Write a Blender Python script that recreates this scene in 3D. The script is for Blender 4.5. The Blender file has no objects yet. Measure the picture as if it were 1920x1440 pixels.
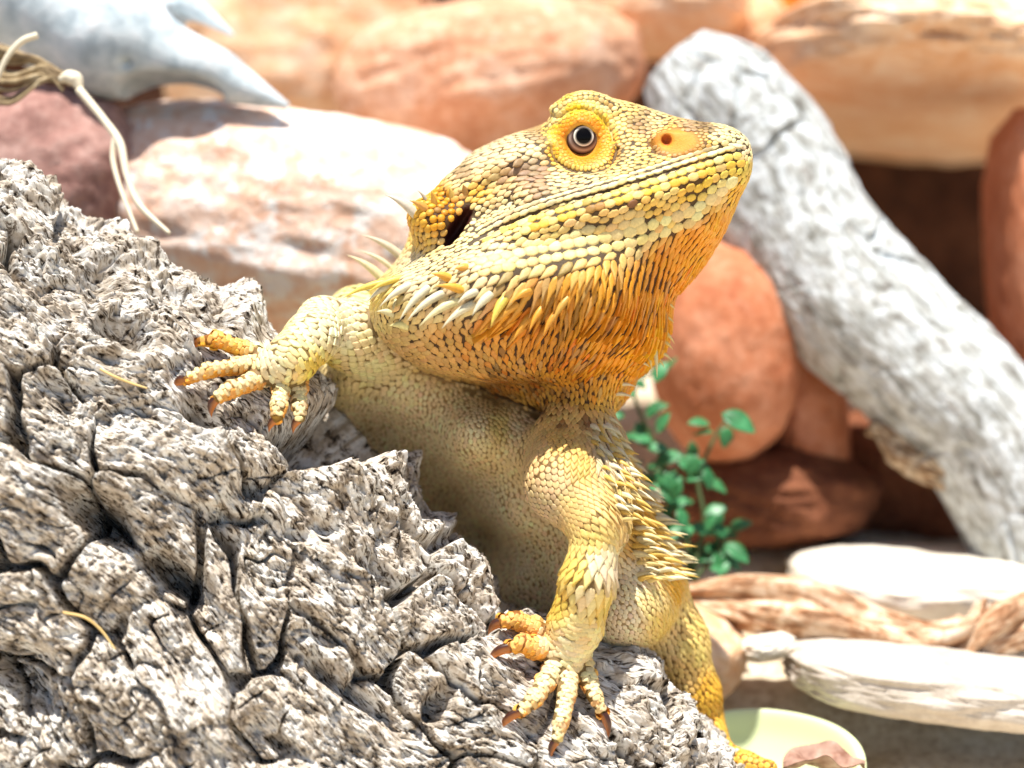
import bpy, math, random
import numpy as np
from mathutils import Vector, Matrix
from mathutils.bvhtree import BVHTree
from mathutils.kdtree import KDTree

# ------------------------------------------------------------------ camera, sky, sun, exposure
UNIT = 8.0e-5            # metres for one photograph pixel at the focus distance
FOCUS = 3583.0           # focus distance in those pixels (about 29 cm)
PITCH = math.radians(12.0)
CAM_H = 1600.0 * UNIT    # lens height above the sand

scene = bpy.context.scene
cam_data = bpy.data.cameras.new("camera")
cam = bpy.data.objects.new("camera", cam_data)
scene.collection.objects.link(cam)
scene.camera = cam
cam.location = (0.0, 0.0, CAM_H)
cam.rotation_euler = (math.pi / 2 - PITCH, 0.0, 0.0)
cam_data.sensor_width = 36.0
cam_data.lens = 36.0 / (2 * 960.0 / FOCUS)
cam_data.clip_start = 0.002
cam_data.clip_end = 50.0
cam_data.dof.use_dof = True
cam_data.dof.focus_distance = (FOCUS - 80.0) * UNIT
cam_data.dof.aperture_fstop = 11.0

SUN_CAM = Vector((-0.06, -0.34, 0.94)).normalized()     # towards the sun: right, away, up as the lens sees it
CAM_ROT = Matrix.Rotation(-PITCH, 3, 'X')
SUN_DIR = (CAM_ROT @ SUN_CAM).normalized()
SUN_EL = math.asin(SUN_DIR.z)
SUN_AZ = math.atan2(SUN_DIR.x, SUN_DIR.y)

world = bpy.data.worlds.new("World")
scene.world = world
world.use_nodes = True
wn = world.node_tree
for n in list(wn.nodes):
    wn.nodes.remove(n)
sky = wn.nodes.new("ShaderNodeTexSky")
sky.sky_type = 'NISHITA'
sky.sun_disc = False
sky.sun_elevation = SUN_EL
sky.sun_rotation = SUN_AZ
bg = wn.nodes.new("ShaderNodeBackground")
bg.inputs["Strength"].default_value = 0.068
wo = wn.nodes.new("ShaderNodeOutputWorld")
wn.links.new(sky.outputs[0], bg.inputs["Color"])
wn.links.new(bg.outputs[0], wo.inputs["Surface"])

sun_data = bpy.data.lights.new("sun", 'SUN')
sun_data.energy = 4.3
sun_data.angle = math.radians(0.6)
sun_data.color = (1.0, 0.955, 0.88)
sun = bpy.data.objects.new("sun", sun_data)
scene.collection.objects.link(sun)
sun.rotation_euler = (-SUN_DIR).to_track_quat('-Z', 'Y').to_euler()
sun.location = SUN_DIR * 2.0

scene.view_settings.view_transform = 'Standard'
scene.view_settings.look = 'None'
scene.view_settings.exposure = 0.95
scene.view_settings.gamma = 1.0
scene.view_settings.use_curve_mapping = False
scene.cycles.max_bounces = 5
scene.cycles.diffuse_bounces = 3
scene.cycles.use_denoising = True

# ------------------------------------------------------------------ helpers: space
RM = np.array([[1, 0, 0], [0, math.cos(PITCH), math.sin(PITCH)], [0, -math.sin(PITCH), math.cos(PITCH)]])
# lens space (right, away, up; in pixels, origin at the focus point) -> metres in the world

def to_world(p):
    p = np.asarray(p, float) + np.array([0.0, FOCUS, 0.0])
    return (p @ RM.T) * UNIT + np.array([0, 0, CAM_H])

def from_world(w):
    w = (np.asarray(w, float) - np.array([0, 0, CAM_H])) / UNIT
    return w @ RM - np.array([0.0, FOCUS, 0.0])

def C(px, py, d=0.0):
    s = (FOCUS + d) / FOCUS
    return np.array([(px - 960.0) * s, d, (720.0 - py) * s])

def pix(p):
    p = np.asarray(p, float)
    s = FOCUS / (FOCUS + p[..., 1])
    return p[..., 0] * s + 960.0, 720.0 - p[..., 2] * s

def ground_d(px, py):
    """depth at which the ray through a pixel meets the sand (world z = 0)"""
    r = np.array([(px - 960.0) / FOCUS, 1.0, (720.0 - py) / FOCUS])
    w = RM @ r
    t = -(CAM_H / UNIT) / w[2]
    return t - FOCUS

# ------------------------------------------------------------------ helpers: noise
def _hash(ix, iy, iz, seed):
    h = (ix.astype(np.int64) * 374761393 + iy.astype(np.int64) * 668265263 + iz.astype(np.int64) * 2147483647 + seed * 974711) & 0xffffffff
    h = ((h ^ (h >> 13)) * 1274126177) & 0xffffffff
    h = ((h ^ (h >> 16)) * 2246822519) & 0xffffffff
    h = h ^ (h >> 15)
    return (h & 0xffffff) / float(0xffffff)

def vnoise(p, seed=0):
    p = np.asarray(p, float)
    i = np.floor(p).astype(np.int64)
    f = p - i
    f = f * f * f * (f * (f * 6 - 15) + 10)
    out = 0.0
    for dx in (0, 1):
        wx = f[..., 0] if dx else 1 - f[..., 0]
        for dy in (0, 1):
            wy = f[..., 1] if dy else 1 - f[..., 1]
            for dz in (0, 1):
                wz = f[..., 2] if dz else 1 - f[..., 2]
                out = out + wx * wy * wz * _hash(i[..., 0] + dx, i[..., 1] + dy, i[..., 2] + dz, seed)
    return out * 2 - 1

def fbm(p, octaves=4, seed=0, gain=0.5, lac=2.03):
    p = np.asarray(p, float)
    a, t, out = 1.0, 0.0, 0.0
    for k in range(octaves):
        out = out + a * vnoise(p, seed + k * 17)
        t += a
        a *= gain
        p = p * lac + 13.7
    return out / t

def voronoi2(u, v, seed=0, jitter=0.9):
    """F1, F2, id hash, offset to the nearest site"""
    iu, iv = np.floor(u).astype(np.int64), np.floor(v).astype(np.int64)
    f1 = np.full(u.shape, 1e9); f2 = f1.copy()
    hid = np.zeros(u.shape); ou = np.zeros(u.shape); ov = np.zeros(u.shape)
    for a in (-1, 0, 1):
        for b in (-1, 0, 1):
            cu, cv = iu + a, iv + b
            z = np.zeros_like(cu)
            su = cu + 0.5 + jitter * (_hash(cu, cv, z, seed) - 0.5)
            sv = cv + 0.5 + jitter * (_hash(cu, cv, z + 1, seed) - 0.5)
            d = np.hypot(u - su, v - sv)
            near = d < f1
            f2 = np.where(near, f1, np.minimum(f2, d))
            hid = np.where(near, _hash(cu, cv, z + 2, seed), hid)
            ou = np.where(near, u - su, ou); ov = np.where(near, v - sv, ov)
            f1 = np.where(near, d, f1)
    return f1, f2, hid, ou, ov

def sstep(a, b, x):
    t = np.clip((x - a) / (b - a), 0, 1)
    return t * t * (3 - 2 * t)

# ------------------------------------------------------------------ helpers: objects
def link(o, parent=None):
    scene.collection.objects.link(o)
    if parent is not None:
        o.parent = parent
    return o

def tag(o, label=None, cat=None, group=None, kind=None):
    if label: o["label"] = label
    if cat: o["category"] = cat
    if group: o["group"] = group
    if kind: o["kind"] = kind
    return o

def empty(name, world_loc):
    o = bpy.data.objects.new(name, None)
    o.empty_display_size = 0.01
    o.location = Vector(world_loc)
    return link(o)

def mesh_data(name, verts, tris=None, quads=None, mat=None, smooth=True, colors=None, flat_quads=None):
    me = bpy.data.meshes.new(name)
    verts = np.ascontiguousarray(verts, dtype=np.float32)
    nt = 0 if tris is None else len(tris)
    nq = 0 if quads is None else len(quads)
    me.vertices.add(len(verts))
    me.vertices.foreach_set("co", verts.ravel())
    li = []
    if nt: li.append(np.asarray(tris, np.int32).ravel())
    if nq: li.append(np.asarray(quads, np.int32).ravel())
    loops = np.concatenate(li)
    me.loops.add(len(loops))
    me.loops.foreach_set("vertex_index", loops)
    me.polygons.add(nt + nq)
    starts = np.concatenate([np.arange(nt) * 3, nt * 3 + np.arange(nq) * 4]).astype(np.int32)
    me.polygons.foreach_set("loop_start", starts)
    if smooth:
        me.polygons.foreach_set("use_smooth", np.ones(nt + nq, bool))
    if flat_quads is not None:
        sm = np.ones(nt + nq, bool); sm[nt:][flat_quads] = False
        me.polygons.foreach_set("use_smooth", sm)
    me.update(calc_edges=True)
    me.validate()
    if colors is not None:
        ca = me.color_attributes.new("tint", 'FLOAT_COLOR', 'POINT')
        c4 = np.ones((len(verts), 4), np.float32); c4[:, :3] = colors
        ca.data.foreach_set("color", c4.ravel())
    if mat is not None:
        me.materials.append(mat)
    return me

def mesh_obj(name, verts, tris=None, quads=None, mat=None, parent=None, smooth=True, colors=None, flat_quads=None):
    """verts in metres in the world; stored relative to the parent Empty when there is one"""
    verts = np.asarray(verts, float)
    if parent is not None:
        root = parent
        off = np.zeros(3)
        while root is not None:
            off += np.array(root.location); root = root.parent
        verts = verts - off
        me = mesh_data(name, verts, tris, quads, mat, smooth, colors, flat_quads)
        return link(bpy.data.objects.new(name, me), parent)
    lo, hi = verts.min(0), verts.max(0)
    c = np.array([(lo[0] + hi[0]) / 2, (lo[1] + hi[1]) / 2, lo[2]])
    me = mesh_data(name, verts - c, tris, quads, mat, smooth, colors, flat_quads)
    o = bpy.data.objects.new(name, me)
    o.location = Vector(c)
    return link(o)

# ------------------------------------------------------------------ helpers: solids from signed distances
class Field:
    def __init__(self, lo, hi, voxel):
        self.h = float(voxel)
        self.lo = np.asarray(lo, float)
        self.n = np.ceil((np.asarray(hi, float) - self.lo) / self.h).astype(int) + 1
        self.ax = [self.lo[i] + self.h * np.arange(self.n[i]) for i in range(3)]
        self.F = np.full(tuple(self.n), 1e3, np.float32)
        self.groups = {}

    def box(self, lo, hi):
        a = np.clip(np.floor((np.asarray(lo) - self.lo) / self.h).astype(int), 0, self.n - 1)
        b = np.clip(np.ceil((np.asarray(hi) - self.lo) / self.h).astype(int) + 1, 1, self.n)
        sl = tuple(slice(a[i], b[i]) for i in range(3))
        X = self.ax[0][sl[0]][:, None, None]; Y = self.ax[1][sl[1]][None, :, None]; Z = self.ax[2][sl[2]][None, None, :]
        return sl, X, Y, Z

    def join(self, sl, f, k):
        old = self.F[sl]
        h = np.maximum(k - np.abs(old - f), 0.0) / k
        self.F[sl] = np.minimum(old, f) - h * h * k * 0.25

    def cut(self, sl, f, k):
        old = self.F[sl]; g = -f
        h = np.maximum(k - np.abs(old - g), 0.0) / k
        self.F[sl] = np.maximum(old, g) + h * h * k * 0.25

    def put(self, f, lo, hi, k, sub=False, group=None):
        sl, X, Y, Z = self.box(np.asarray(lo) - k - 2 * self.h, np.asarray(hi) + k + 2 * self.h)
        (self.cut if sub else self.join)(sl, f(X, Y, Z).astype(np.float32), k)
        if group is not None:
            self.groups.setdefault(group, []).append(f)

    def cone(self, a, b, ra, rb, k=12.0, sub=False, group=None, squash=None):
        """squash: (direction, factor) makes the limb flatter along that direction"""
        a = np.asarray(a, float); b = np.asarray(b, float)
        R = max(ra, rb)
        ba = b - a; L2 = max(float(ba @ ba), 1e-6)
        def f(X, Y, Z):
            t = np.clip(((X - a[0]) * ba[0] + (Y - a[1]) * ba[1] + (Z - a[2]) * ba[2]) / L2, 0, 1)
            x, y, z = X - a[0] - t * ba[0], Y - a[1] - t * ba[1], Z - a[2] - t * ba[2]
            d2 = x ** 2 + y ** 2 + z ** 2
            if squash is not None:
                n, s = squash
                q = x * n[0] + y * n[1] + z * n[2]
                d2 = d2 + q * q * (1 / (s * s) - 1)
            return np.sqrt(d2) - (ra + (rb - ra) * t)
        self.put(f, np.minimum(a, b) - R, np.maximum(a, b) + R, k, sub, group)

    def chain(self, pts, rads, k=12.0, group=None, squash=None):
        for i in range(len(pts) - 1):
            self.cone(pts[i], pts[i + 1], rads[i], rads[i + 1], k, False, group, squash)

    def ell(self, c, r, axes=None, k=20.0, sub=False, group=None):
        """axes: rows are the ellipsoid's own directions"""
        c = np.asarray(c, float); r = np.asarray(r, float)
        A = np.eye(3) if axes is None else np.asarray(axes, float)
        def f(X, Y, Z):
            k0 = 0.0; k1 = 0.0
            for i in range(3):
                q = (X - c[0]) * A[i][0] + (Y - c[1]) * A[i][1] + (Z - c[2]) * A[i][2]
                k0 = k0 + (q / r[i]) ** 2; k1 = k1 + (q / r[i] ** 2) ** 2
            k0 = np.sqrt(k0)
            return k0 * (k0 - 1) / (np.sqrt(k1) + 1e-9)
        self.put(f, c - r.max(), c + r.max(), k, sub, group)

    def pillow(self, poly, ctrl, W, k=20.0, power=1.6, group=None):
        """an outline (pixels) swollen about a mid depth; ctrl rows: px, py, mid depth, half thickness"""
        ctrl = np.asarray(ctrl, float)
        cp = np.array([C(a, b, c) for a, b, c, _ in ctrl])
        poly = np.asarray(poly, float)
        def idw(xz):
            d2 = ((xz[..., None, :] - cp[:, [0, 2]]) ** 2).sum(-1) + 900.0
            w = d2 ** (-power)
            w /= w.sum(-1, keepdims=True)
            return w @ ctrl[:, 2], w @ ctrl[:, 3]
        raw = np.stack([poly[:, 0] - 960, 720 - poly[:, 1]], -1)
        dm, _ = idw(raw)
        pv = smooth_closed(raw * ((FOCUS + dm) / FOCUS)[:, None], 2)
        def f(X, Y, Z):
            if X.ndim == 3:
                gx, gz = np.meshgrid(X.ravel(), Z.ravel(), indexing='ij')
                e = poly_dist(pv, gx, gz)
                d0, Hh = idw(np.stack([gx, gz], -1))
                e, d0, Hh = e[:, None, :], d0[:, None, :], Hh[:, None, :]
            else:
                e = poly_dist(pv, X, Z)
                d0, Hh = idw(np.stack([X, Z], -1))
            r = Hh / W
            return (np.sqrt(np.maximum(W - e, 0.0) ** 2 + ((Y - d0) / r) ** 2) - W) * np.minimum(1.0, r)
        lo = [pv[:, 0].min() - 8, (ctrl[:, 2] - ctrl[:, 3]).min() - 8, pv[:, 1].min() - 8]
        hi = [pv[:, 0].max() + 8, (ctrl[:, 2] + ctrl[:, 3]).max() + 8, pv[:, 1].max() + 8]
        self.put(f, lo, hi, k, False, group)

    def near(self, V):
        """which group of solids each point belongs to, and how deep it lies in it"""
        names = list(self.groups)
        D = np.full((len(names), len(V)), 1e9)
        for i, n in enumerate(names):
            for f in self.groups[n]:
                D[i] = np.minimum(D[i], f(V[:, 0], V[:, 1], V[:, 2]))
        return names, D

    def mesh(self):
        F = self.F
        ins = F < 0
        n = F.shape
        def cr(dx, dy, dz):
            return (slice(dx, n[0] - 1 + dx), slice(dy, n[1] - 1 + dy), slice(dz, n[2] - 1 + dz))
        corners = [(i, j, l) for i in (0, 1) for j in (0, 1) for l in (0, 1)]
        cnt = np.zeros((n[0] - 1, n[1] - 1, n[2] - 1), np.int8)
        for c in corners:
            cnt += ins[cr(*c)]
        act = (cnt > 0) & (cnt < 8)
        idx = np.argwhere(act)
        ids = np.full(act.shape, -1, np.int64); ids[act] = np.arange(len(idx))
        val = np.stack([F[idx[:, 0] + c[0], idx[:, 1] + c[1], idx[:, 2] + c[2]] for c in corners], -1)
        pos = np.zeros((len(idx), 3)); m = np.zeros(len(idx))
        for a in range(8):
            for b in range(a + 1, 8):
                ca, cb = np.array(corners[a]), np.array(corners[b])
                if np.abs(ca - cb).sum() != 1:
                    continue
                va, vb = val[:, a], val[:, b]
                cross = (va < 0) != (vb < 0)
                t = np.where(cross, va / np.where(cross, va - vb, 1.0), 0.0)
                pos += np.where(cross[:, None], ca + t[:, None] * (cb - ca), 0.0)
                m += cross
        verts = (idx + pos / m[:, None]) * self.h + self.lo
        quads = []
        for axis in range(3):
            o1, o2 = [(1, 2), (2, 0), (0, 1)][axis]
            s0 = [slice(None)] * 3; s1 = [slice(None)] * 3
            s0[axis] = slice(0, n[axis] - 1); s1[axis] = slice(1, n[axis])
            a, b = ins[tuple(s0)], ins[tuple(s1)]
            diff = a != b
            e = np.argwhere(diff)
            ok = (e[:, o1] > 0) & (e[:, o2] > 0) & (e[:, o1] < n[o1] - 1) & (e[:, o2] < n[o2] - 1)
            e = e[ok]
            flip = b[tuple(e.T)]
            def cell(d1, d2):
                q = e.copy(); q[:, o1] -= d1; q[:, o2] -= d2
                return ids[tuple(q.T)]
            Q = np.stack([cell(1, 1), cell(0, 1), cell(0, 0), cell(1, 0)], -1)
            Q[flip] = Q[flip][:, ::-1]
            quads.append(Q)
        return verts, np.concatenate(quads)

def smooth_closed(p, n):
    """corner-cut a closed outline"""
    for _ in range(n):
        q = np.roll(p, -1, 0)
        p = np.stack([p * 0.75 + q * 0.25, p * 0.25 + q * 0.75], 1).reshape(-1, 2)
    return p

def poly_dist(pv, gx, gz):
    d2 = np.full(gx.shape, 1e12); inside = np.zeros(gx.shape, bool)
    a = pv; b = np.roll(pv, -1, 0)
    for i in range(len(a)):
        ex, ez = b[i] - a[i]
        wx, wz = gx - a[i, 0], gz - a[i, 1]
        t = np.clip((wx * ex + wz * ez) / (ex * ex + ez * ez + 1e-9), 0, 1)
        d2 = np.minimum(d2, (wx - t * ex) ** 2 + (wz - t * ez) ** 2)
        c = (a[i, 1] > gz) != (b[i, 1] > gz)
        if ez != 0:
            inside ^= c & (gx < (gz - a[i, 1]) * ex / ez + a[i, 0])
    d = np.sqrt(d2)
    return np.where(inside, d, -d)

def vert_normals(V, Q):
    """Q: quads or tris"""
    n = np.zeros_like(V)
    if Q.shape[1] == 4:
        fn = np.cross(V[Q[:, 2]] - V[Q[:, 0]], V[Q[:, 3]] - V[Q[:, 1]])
    else:
        fn = np.cross(V[Q[:, 1]] - V[Q[:, 0]], V[Q[:, 2]] - V[Q[:, 0]])
    for k in range(Q.shape[1]):
        for c in range(3):
            n[:, c] += np.bincount(Q[:, k], weights=fn[:, c], minlength=len(V))
    return n / (np.linalg.norm(n, axis=1, keepdims=True) + 1e-12)

def relax(V, Q, it=2, f=0.5):
    for _ in range(it):
        s = np.zeros_like(V); c = np.zeros(len(V))
        for k in range(Q.shape[1]):
            a, b = Q[:, k], Q[:, (k + 1) % Q.shape[1]]
            for i, j in ((a, b), (b, a)):
                c += np.bincount(i, minlength=len(V))
                for x in range(3):
                    s[:, x] += np.bincount(i, weights=V[j, x], minlength=len(V))
        V = V + f * (s / c[:, None] - V)
    return V

def catmull(pts, n):
    """n points along a smooth curve through pts"""
    p = np.asarray(pts, float)
    p = np.concatenate([[2 * p[0] - p[1]], p, [2 * p[-1] - p[-2]]])
    m = len(p) - 3
    t = np.linspace(0, m, n); i = np.minimum(t.astype(int), m - 1); f = (t - i)[:, None]
    a, b, c, d = p[i], p[i + 1], p[i + 2], p[i + 3]
    return 0.5 * (2 * b + (c - a) * f + (2 * a - 5 * b + 4 * c - d) * f ** 2 + (3 * b - a - 3 * c + d) * f ** 3)
# ------------------------------------------------------------------ the cork log the lizard climbs
LOG_N = np.array([-0.60, 0.0, -0.80])      # from the crest towards the log's heart, as the lens sees it
LOG_RV, LOG_RD = 760.0, 350.0
_crest = catmull([(-420, 60), (-200, 175), (0, 300), (280, 478), (560, 655), (745, 862), (940, 1085), (1180, 1245), (1372, 1430), (1540, 1640)], 400)
_cl = np.concatenate([[0], np.cumsum(np.hypot(*np.diff(_crest, axis=0).T))])

def log_point(u, th):
    """u: distance along the crest (pixels), th: angle round the log from the crest towards the lens"""
    cx = np.interp(u, _cl, _crest[:, 0]); cy = np.interp(u, _cl, _crest[:, 1])
    d = 70.0 - 0.02 * (cx - 600)
    s = (FOCUS + d) / FOCUS
    p = np.stack([(cx - 960) * s, d + 0 * cx, (720 - cy) * s], -1)
    p = p + LOG_RV * (1 - np.cos(th))[..., None] * LOG_N
    p[..., 1] -= LOG_RD * np.sin(th)
    return p

_uu, _tt = np.meshgrid(np.linspace(0, _cl[-1], 500), np.linspace(0.0, 2.2, 300), indexing='ij')
_lp = log_point(_uu, _tt)
_lpx, _lpy = pix(_lp)

def log_at(px, py):
    """depth of the log's skin (before its bark relief) under a pixel"""
    i = np.argmin((_lpx - px) ** 2 + (_lpy - py) ** 2)
    return _lp.reshape(-1, 3)[i, 1]
# ------------------------------------------------------------------ the lizard: one body
def build_body(voxel=4.0):
    lo = np.array([-700.0, -420.0, -820.0]); hi = np.array([560.0, 560.0, 600.0])
    B = Field(lo, hi, voxel)
    head = [(1399, 275), (1386, 258), (1345, 243), (1294, 225), (1229, 218), (1184, 206), (1139, 195), (1099, 193), (1062, 205), (1036, 228),
            (985, 247), (920, 270), (879, 292), (851, 327), (818, 357), (786, 384), (775, 420), (765, 462), (738, 500), (700, 540),
            (702, 590), (712, 625), (738, 662), (770, 694), (831, 710), (904, 722), (985, 716), (1090, 740), (1180, 722), (1229, 676), (1256, 630), (1263, 556),
            (1290, 535), (1328, 488), (1369, 416), (1392, 358), (1399, 312)]
    B.pillow(head, [(1385, 285, -30, 75), (1300, 265, -10, 95), (1330, 400, 0, 115), (1290, 500, 40, 120), (1200, 240, 40, 120), (1090, 240, 100, 150), (1150, 420, 60, 195),
                    (1000, 400, 100, 220), (880, 420, 140, 232), (800, 400, 170, 215), (920, 560, 125, 285), (1100, 560, 80, 250),
                    (1220, 620, 70, 170), (740, 560, 170, 235), (800, 660, 190, 225), (960, 680, 170, 235), (1150, 700, 110, 170), (1000, 300, 130, 175), (900, 310, 160, 170)],
             135.0, k=10, group='head')
    # cheek and jaw swell, the lateral edge of the beard
    B.ell(C(930, 545, -60), (215, 95, 75), axes=rot_px(8), k=70, group='head')
    B.ell(C(1130, 385, -70), (200, 60, 42), axes=rot_px(20), k=50, group='head')
    B.ell(C(815, 418, -20), (42, 75, 50), axes=rot_px(55), k=40, group='head')
    B.ell(C(950, 320, 0), (120, 60, 48), axes=rot_px(22), k=60, group='head')
    B.ell(C(850, 618, 10), (150, 105, 80), axes=rot_px(-14), k=45, group='head')
    B.ell(C(1010, 630, 10), (150, 105, 78), axes=rot_px(4), k=45, group='head')
    # throat fold under the beard
    fold = [(800, 670), (850, 728), (920, 752), (1000, 782), (1080, 800), (1140, 788), (1178, 745), (1200, 690), (1100, 620), (900, 620)]
    B.pillow(fold, [(850, 700, 300, 190), (1000, 740, 235, 185), (1150, 740, 140, 150), (1000, 650, 200, 190)], 90, k=14, group='head')
    # eye: brow, lids, opening
    B.ell(C(1092, 246, 0), (66, 58, 68), k=16, group='head')
    B.ell(C(1150, 215, 40), (80, 55, 18), axes=rot_px(-12), k=40, group='head')
    # snout and nostril
    B.ell(C(1265, 263, -62), (44, 26, 27), axes=rot_px(-6), k=20, group='head')
    B.ell(C(1345, 300, -50), (52, 52, 58), axes=rot_px(20), k=40, group='head')
    # neck, shoulders, trunk
    torso = [(590, 690), (640, 620), (720, 560), (860, 600), (1000, 740), (1130, 770), (1172, 830), (1205, 900), (1240, 980), (1268, 1050), (1272, 1110),
             (1250, 1165), (1222, 1205), (1170, 1222), (1100, 1215), (1010, 1200), (900, 1180), (790, 1090), (690, 980), (620, 850)]
    B.pillow(torso, [(640, 700, 210, 150), (760, 720, 320, 200), (880, 720, 330, 200), (900, 810, 260, 215), (1000, 770, 260, 190), (1060, 850, 170, 200), (1160, 1000, 150, 190), (1200, 1130, 140, 150),
                     (900, 1010, 520, 170), (760, 900, 500, 170), (830, 960, 530, 170), (710, 830, 430, 170), (1000, 1090, 330, 180), (1060, 1100, 250, 180), (980, 950, 280, 195)], 170, k=10, group='torso')
    B.ell(C(1175, 1130, 70), (85, 110, 88), axes=rot_px(-60), k=50, group='torso')
    B.ell(C(685, 625, 200), (85, 120, 95), axes=rot_px(30), k=14, group='torso')
    # far arm
    dh = log_at(500, 690) - 34
    elbow = C(606, 606, 10); wrist = C(548, 672, dh - 6); palm = C(512, 688, dh - 4)
    B.chain([C(712, 650, 150), C(655, 628, 62), elbow], [84, 66, 46], k=14, group='farm')
    B.chain([elbow, C(582, 636, -60), wrist, palm], [48, 47, 44, 34], k=14, group='farm')
    fl = lambda px, py, o=12: C(px, py, log_at(px, py) - o)
    far = [[(505, 672), (455, 655), (408, 636), (375, 640)], [(495, 684), (445, 686), (390, 694), (350, 712)], [(505, 700), (470, 716), (432, 730), (408, 746)],
           [(530, 702), (527, 732), (523, 760), (520, 784)], [(556, 700), (558, 730), (561, 760), (563, 784)]]
    hgt = [(26, 34, 40, 16), (26, 26, 26, 10), (26, 30, 34, 24), (28, 36, 40, 34), (28, 36, 40, 34)]
    rad = [(17, 15, 14, 9), (18, 15, 13, 8), (19, 16, 15, 11), (17, 15, 14, 11), (17, 15, 13, 10)]
    fingers = []
    limbs = {'farm': [], 'narm': []}
    def segs(g, pts, rads):
        for i in range(len(pts) - 1): limbs[g].append((pts[i], pts[i + 1], (rads[i] + rads[i + 1]) / 2))
    segs('farm', [C(712, 650, 150), C(655, 628, 62), elbow], [84, 66, 46]); segs('farm', [elbow, C(582, 636, -60), wrist, palm], [48, 47, 44, 34])
    for a, h, r in zip(far, hgt, rad):
        pts = [fl(x, y, z) for (x, y), z in zip(a, h)]
        B.chain(pts, r, k=7, group='farm'); fingers.append(pts); segs('farm', pts, r)
    # near arm
    dn = log_at(1070, 1230) - 40
    sh = C(1062, 838, 45); el = C(1122, 985, -100); wr = C(1078, 1175, dn - 6); pm = C(1062, 1225, dn)
    B.chain([sh, C(1058, 905, -40), el], [72, 62, 45], k=60, group='narm')
    B.chain([C(1120, 832, 40), C(1140, 920, -30), el], [52, 44, 44], k=45, group='narm')
    B.chain([el, C(1102, 1090, -150 + (dn + 150) * 0.4), wr, pm], [41, 47, 48, 39], k=14, group='narm')
    segs('narm', [sh, C(1052, 905, -40), el], [78, 72, 50]); segs('narm', [C(1120, 830, 10), C(1140, 920, -40), el], [52, 44, 44]); segs('narm', [el, C(1102, 1090, -150 + (dn + 150) * 0.4), wr, pm], [44, 52, 53, 42])
    nar = [[(1030, 1195), (1000, 1178), (968, 1162), (942, 1166)], [(1032, 1218), (1006, 1214), (980, 1206), (958, 1214)], [(1046, 1240), (1025, 1278), (1002, 1310), (978, 1334)],
           [(1068, 1246), (1062, 1300), (1052, 1350), (1042, 1388)], [(1090, 1240), (1102, 1275), (1115, 1306), (1128, 1334)]]
    hgn = [(32, 40, 42, 26), (34, 40, 44, 30), (28, 28, 26, 18), (28, 28, 24, 14), (28, 26, 26, 16)]
    rdn = [(20, 18, 16, 11), (21, 19, 16, 10), (20, 17, 15, 10), (20, 17, 14, 9), (19, 16, 13, 9)]
    for a, h, r in zip(nar, hgn, rdn):
        pts = [fl(x, y, z) for (x, y), z in zip(a, h)]
        B.chain(pts, r, k=7, group='narm'); fingers.append(pts); segs('narm', pts, r)
    # hind leg behind the log and its toes on the other side
    B.chain([C(1215, 1130, 190), C(1262, 1205, 190), C(1300, 1300, 200), C(1318, 1345, 215)], [85, 62, 46, 38], k=40, group='hind')
    B.chain([C(1318, 1345, 215), C(1350, 1415, 150), C(1398, 1434, 90), C(1442, 1440, 60)], [36, 28, 24, 14], k=12, group='hind')
    # openings
    B.ell(C(1091, 261, -75), (37, 48, 36), k=5, sub=True)
    ear_d = -92
    B.ell(C(858, 424, ear_d), (44, 52, 13), axes=rot_px(57), k=6, sub=True)
    B.ell(C(1250, 262, -94), (11, 24, 14), k=4, sub=True)
    V, Q = B.mesh()
    V = relax(V, Q, 2, 0.5)
    return B, V, Q, fingers, limbs

def rot_px(deg):
    """axes of an ellipsoid turned in the picture plane, counter-clockwise"""
    a = math.radians(deg)
    return np.array([[math.cos(a), 0, math.sin(a)], [0, 1, 0], [-math.sin(a), 0, math.cos(a)]])
# ------------------------------------------------------------------ materials: helpers
def lin(h):
    h = h.lstrip('#')
    c = np.array([int(h[i:i + 2], 16) / 255 for i in (0, 2, 4)])
    return np.where(c <= 0.04045, c / 12.92, ((c + 0.055) / 1.055) ** 2.4)

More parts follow.
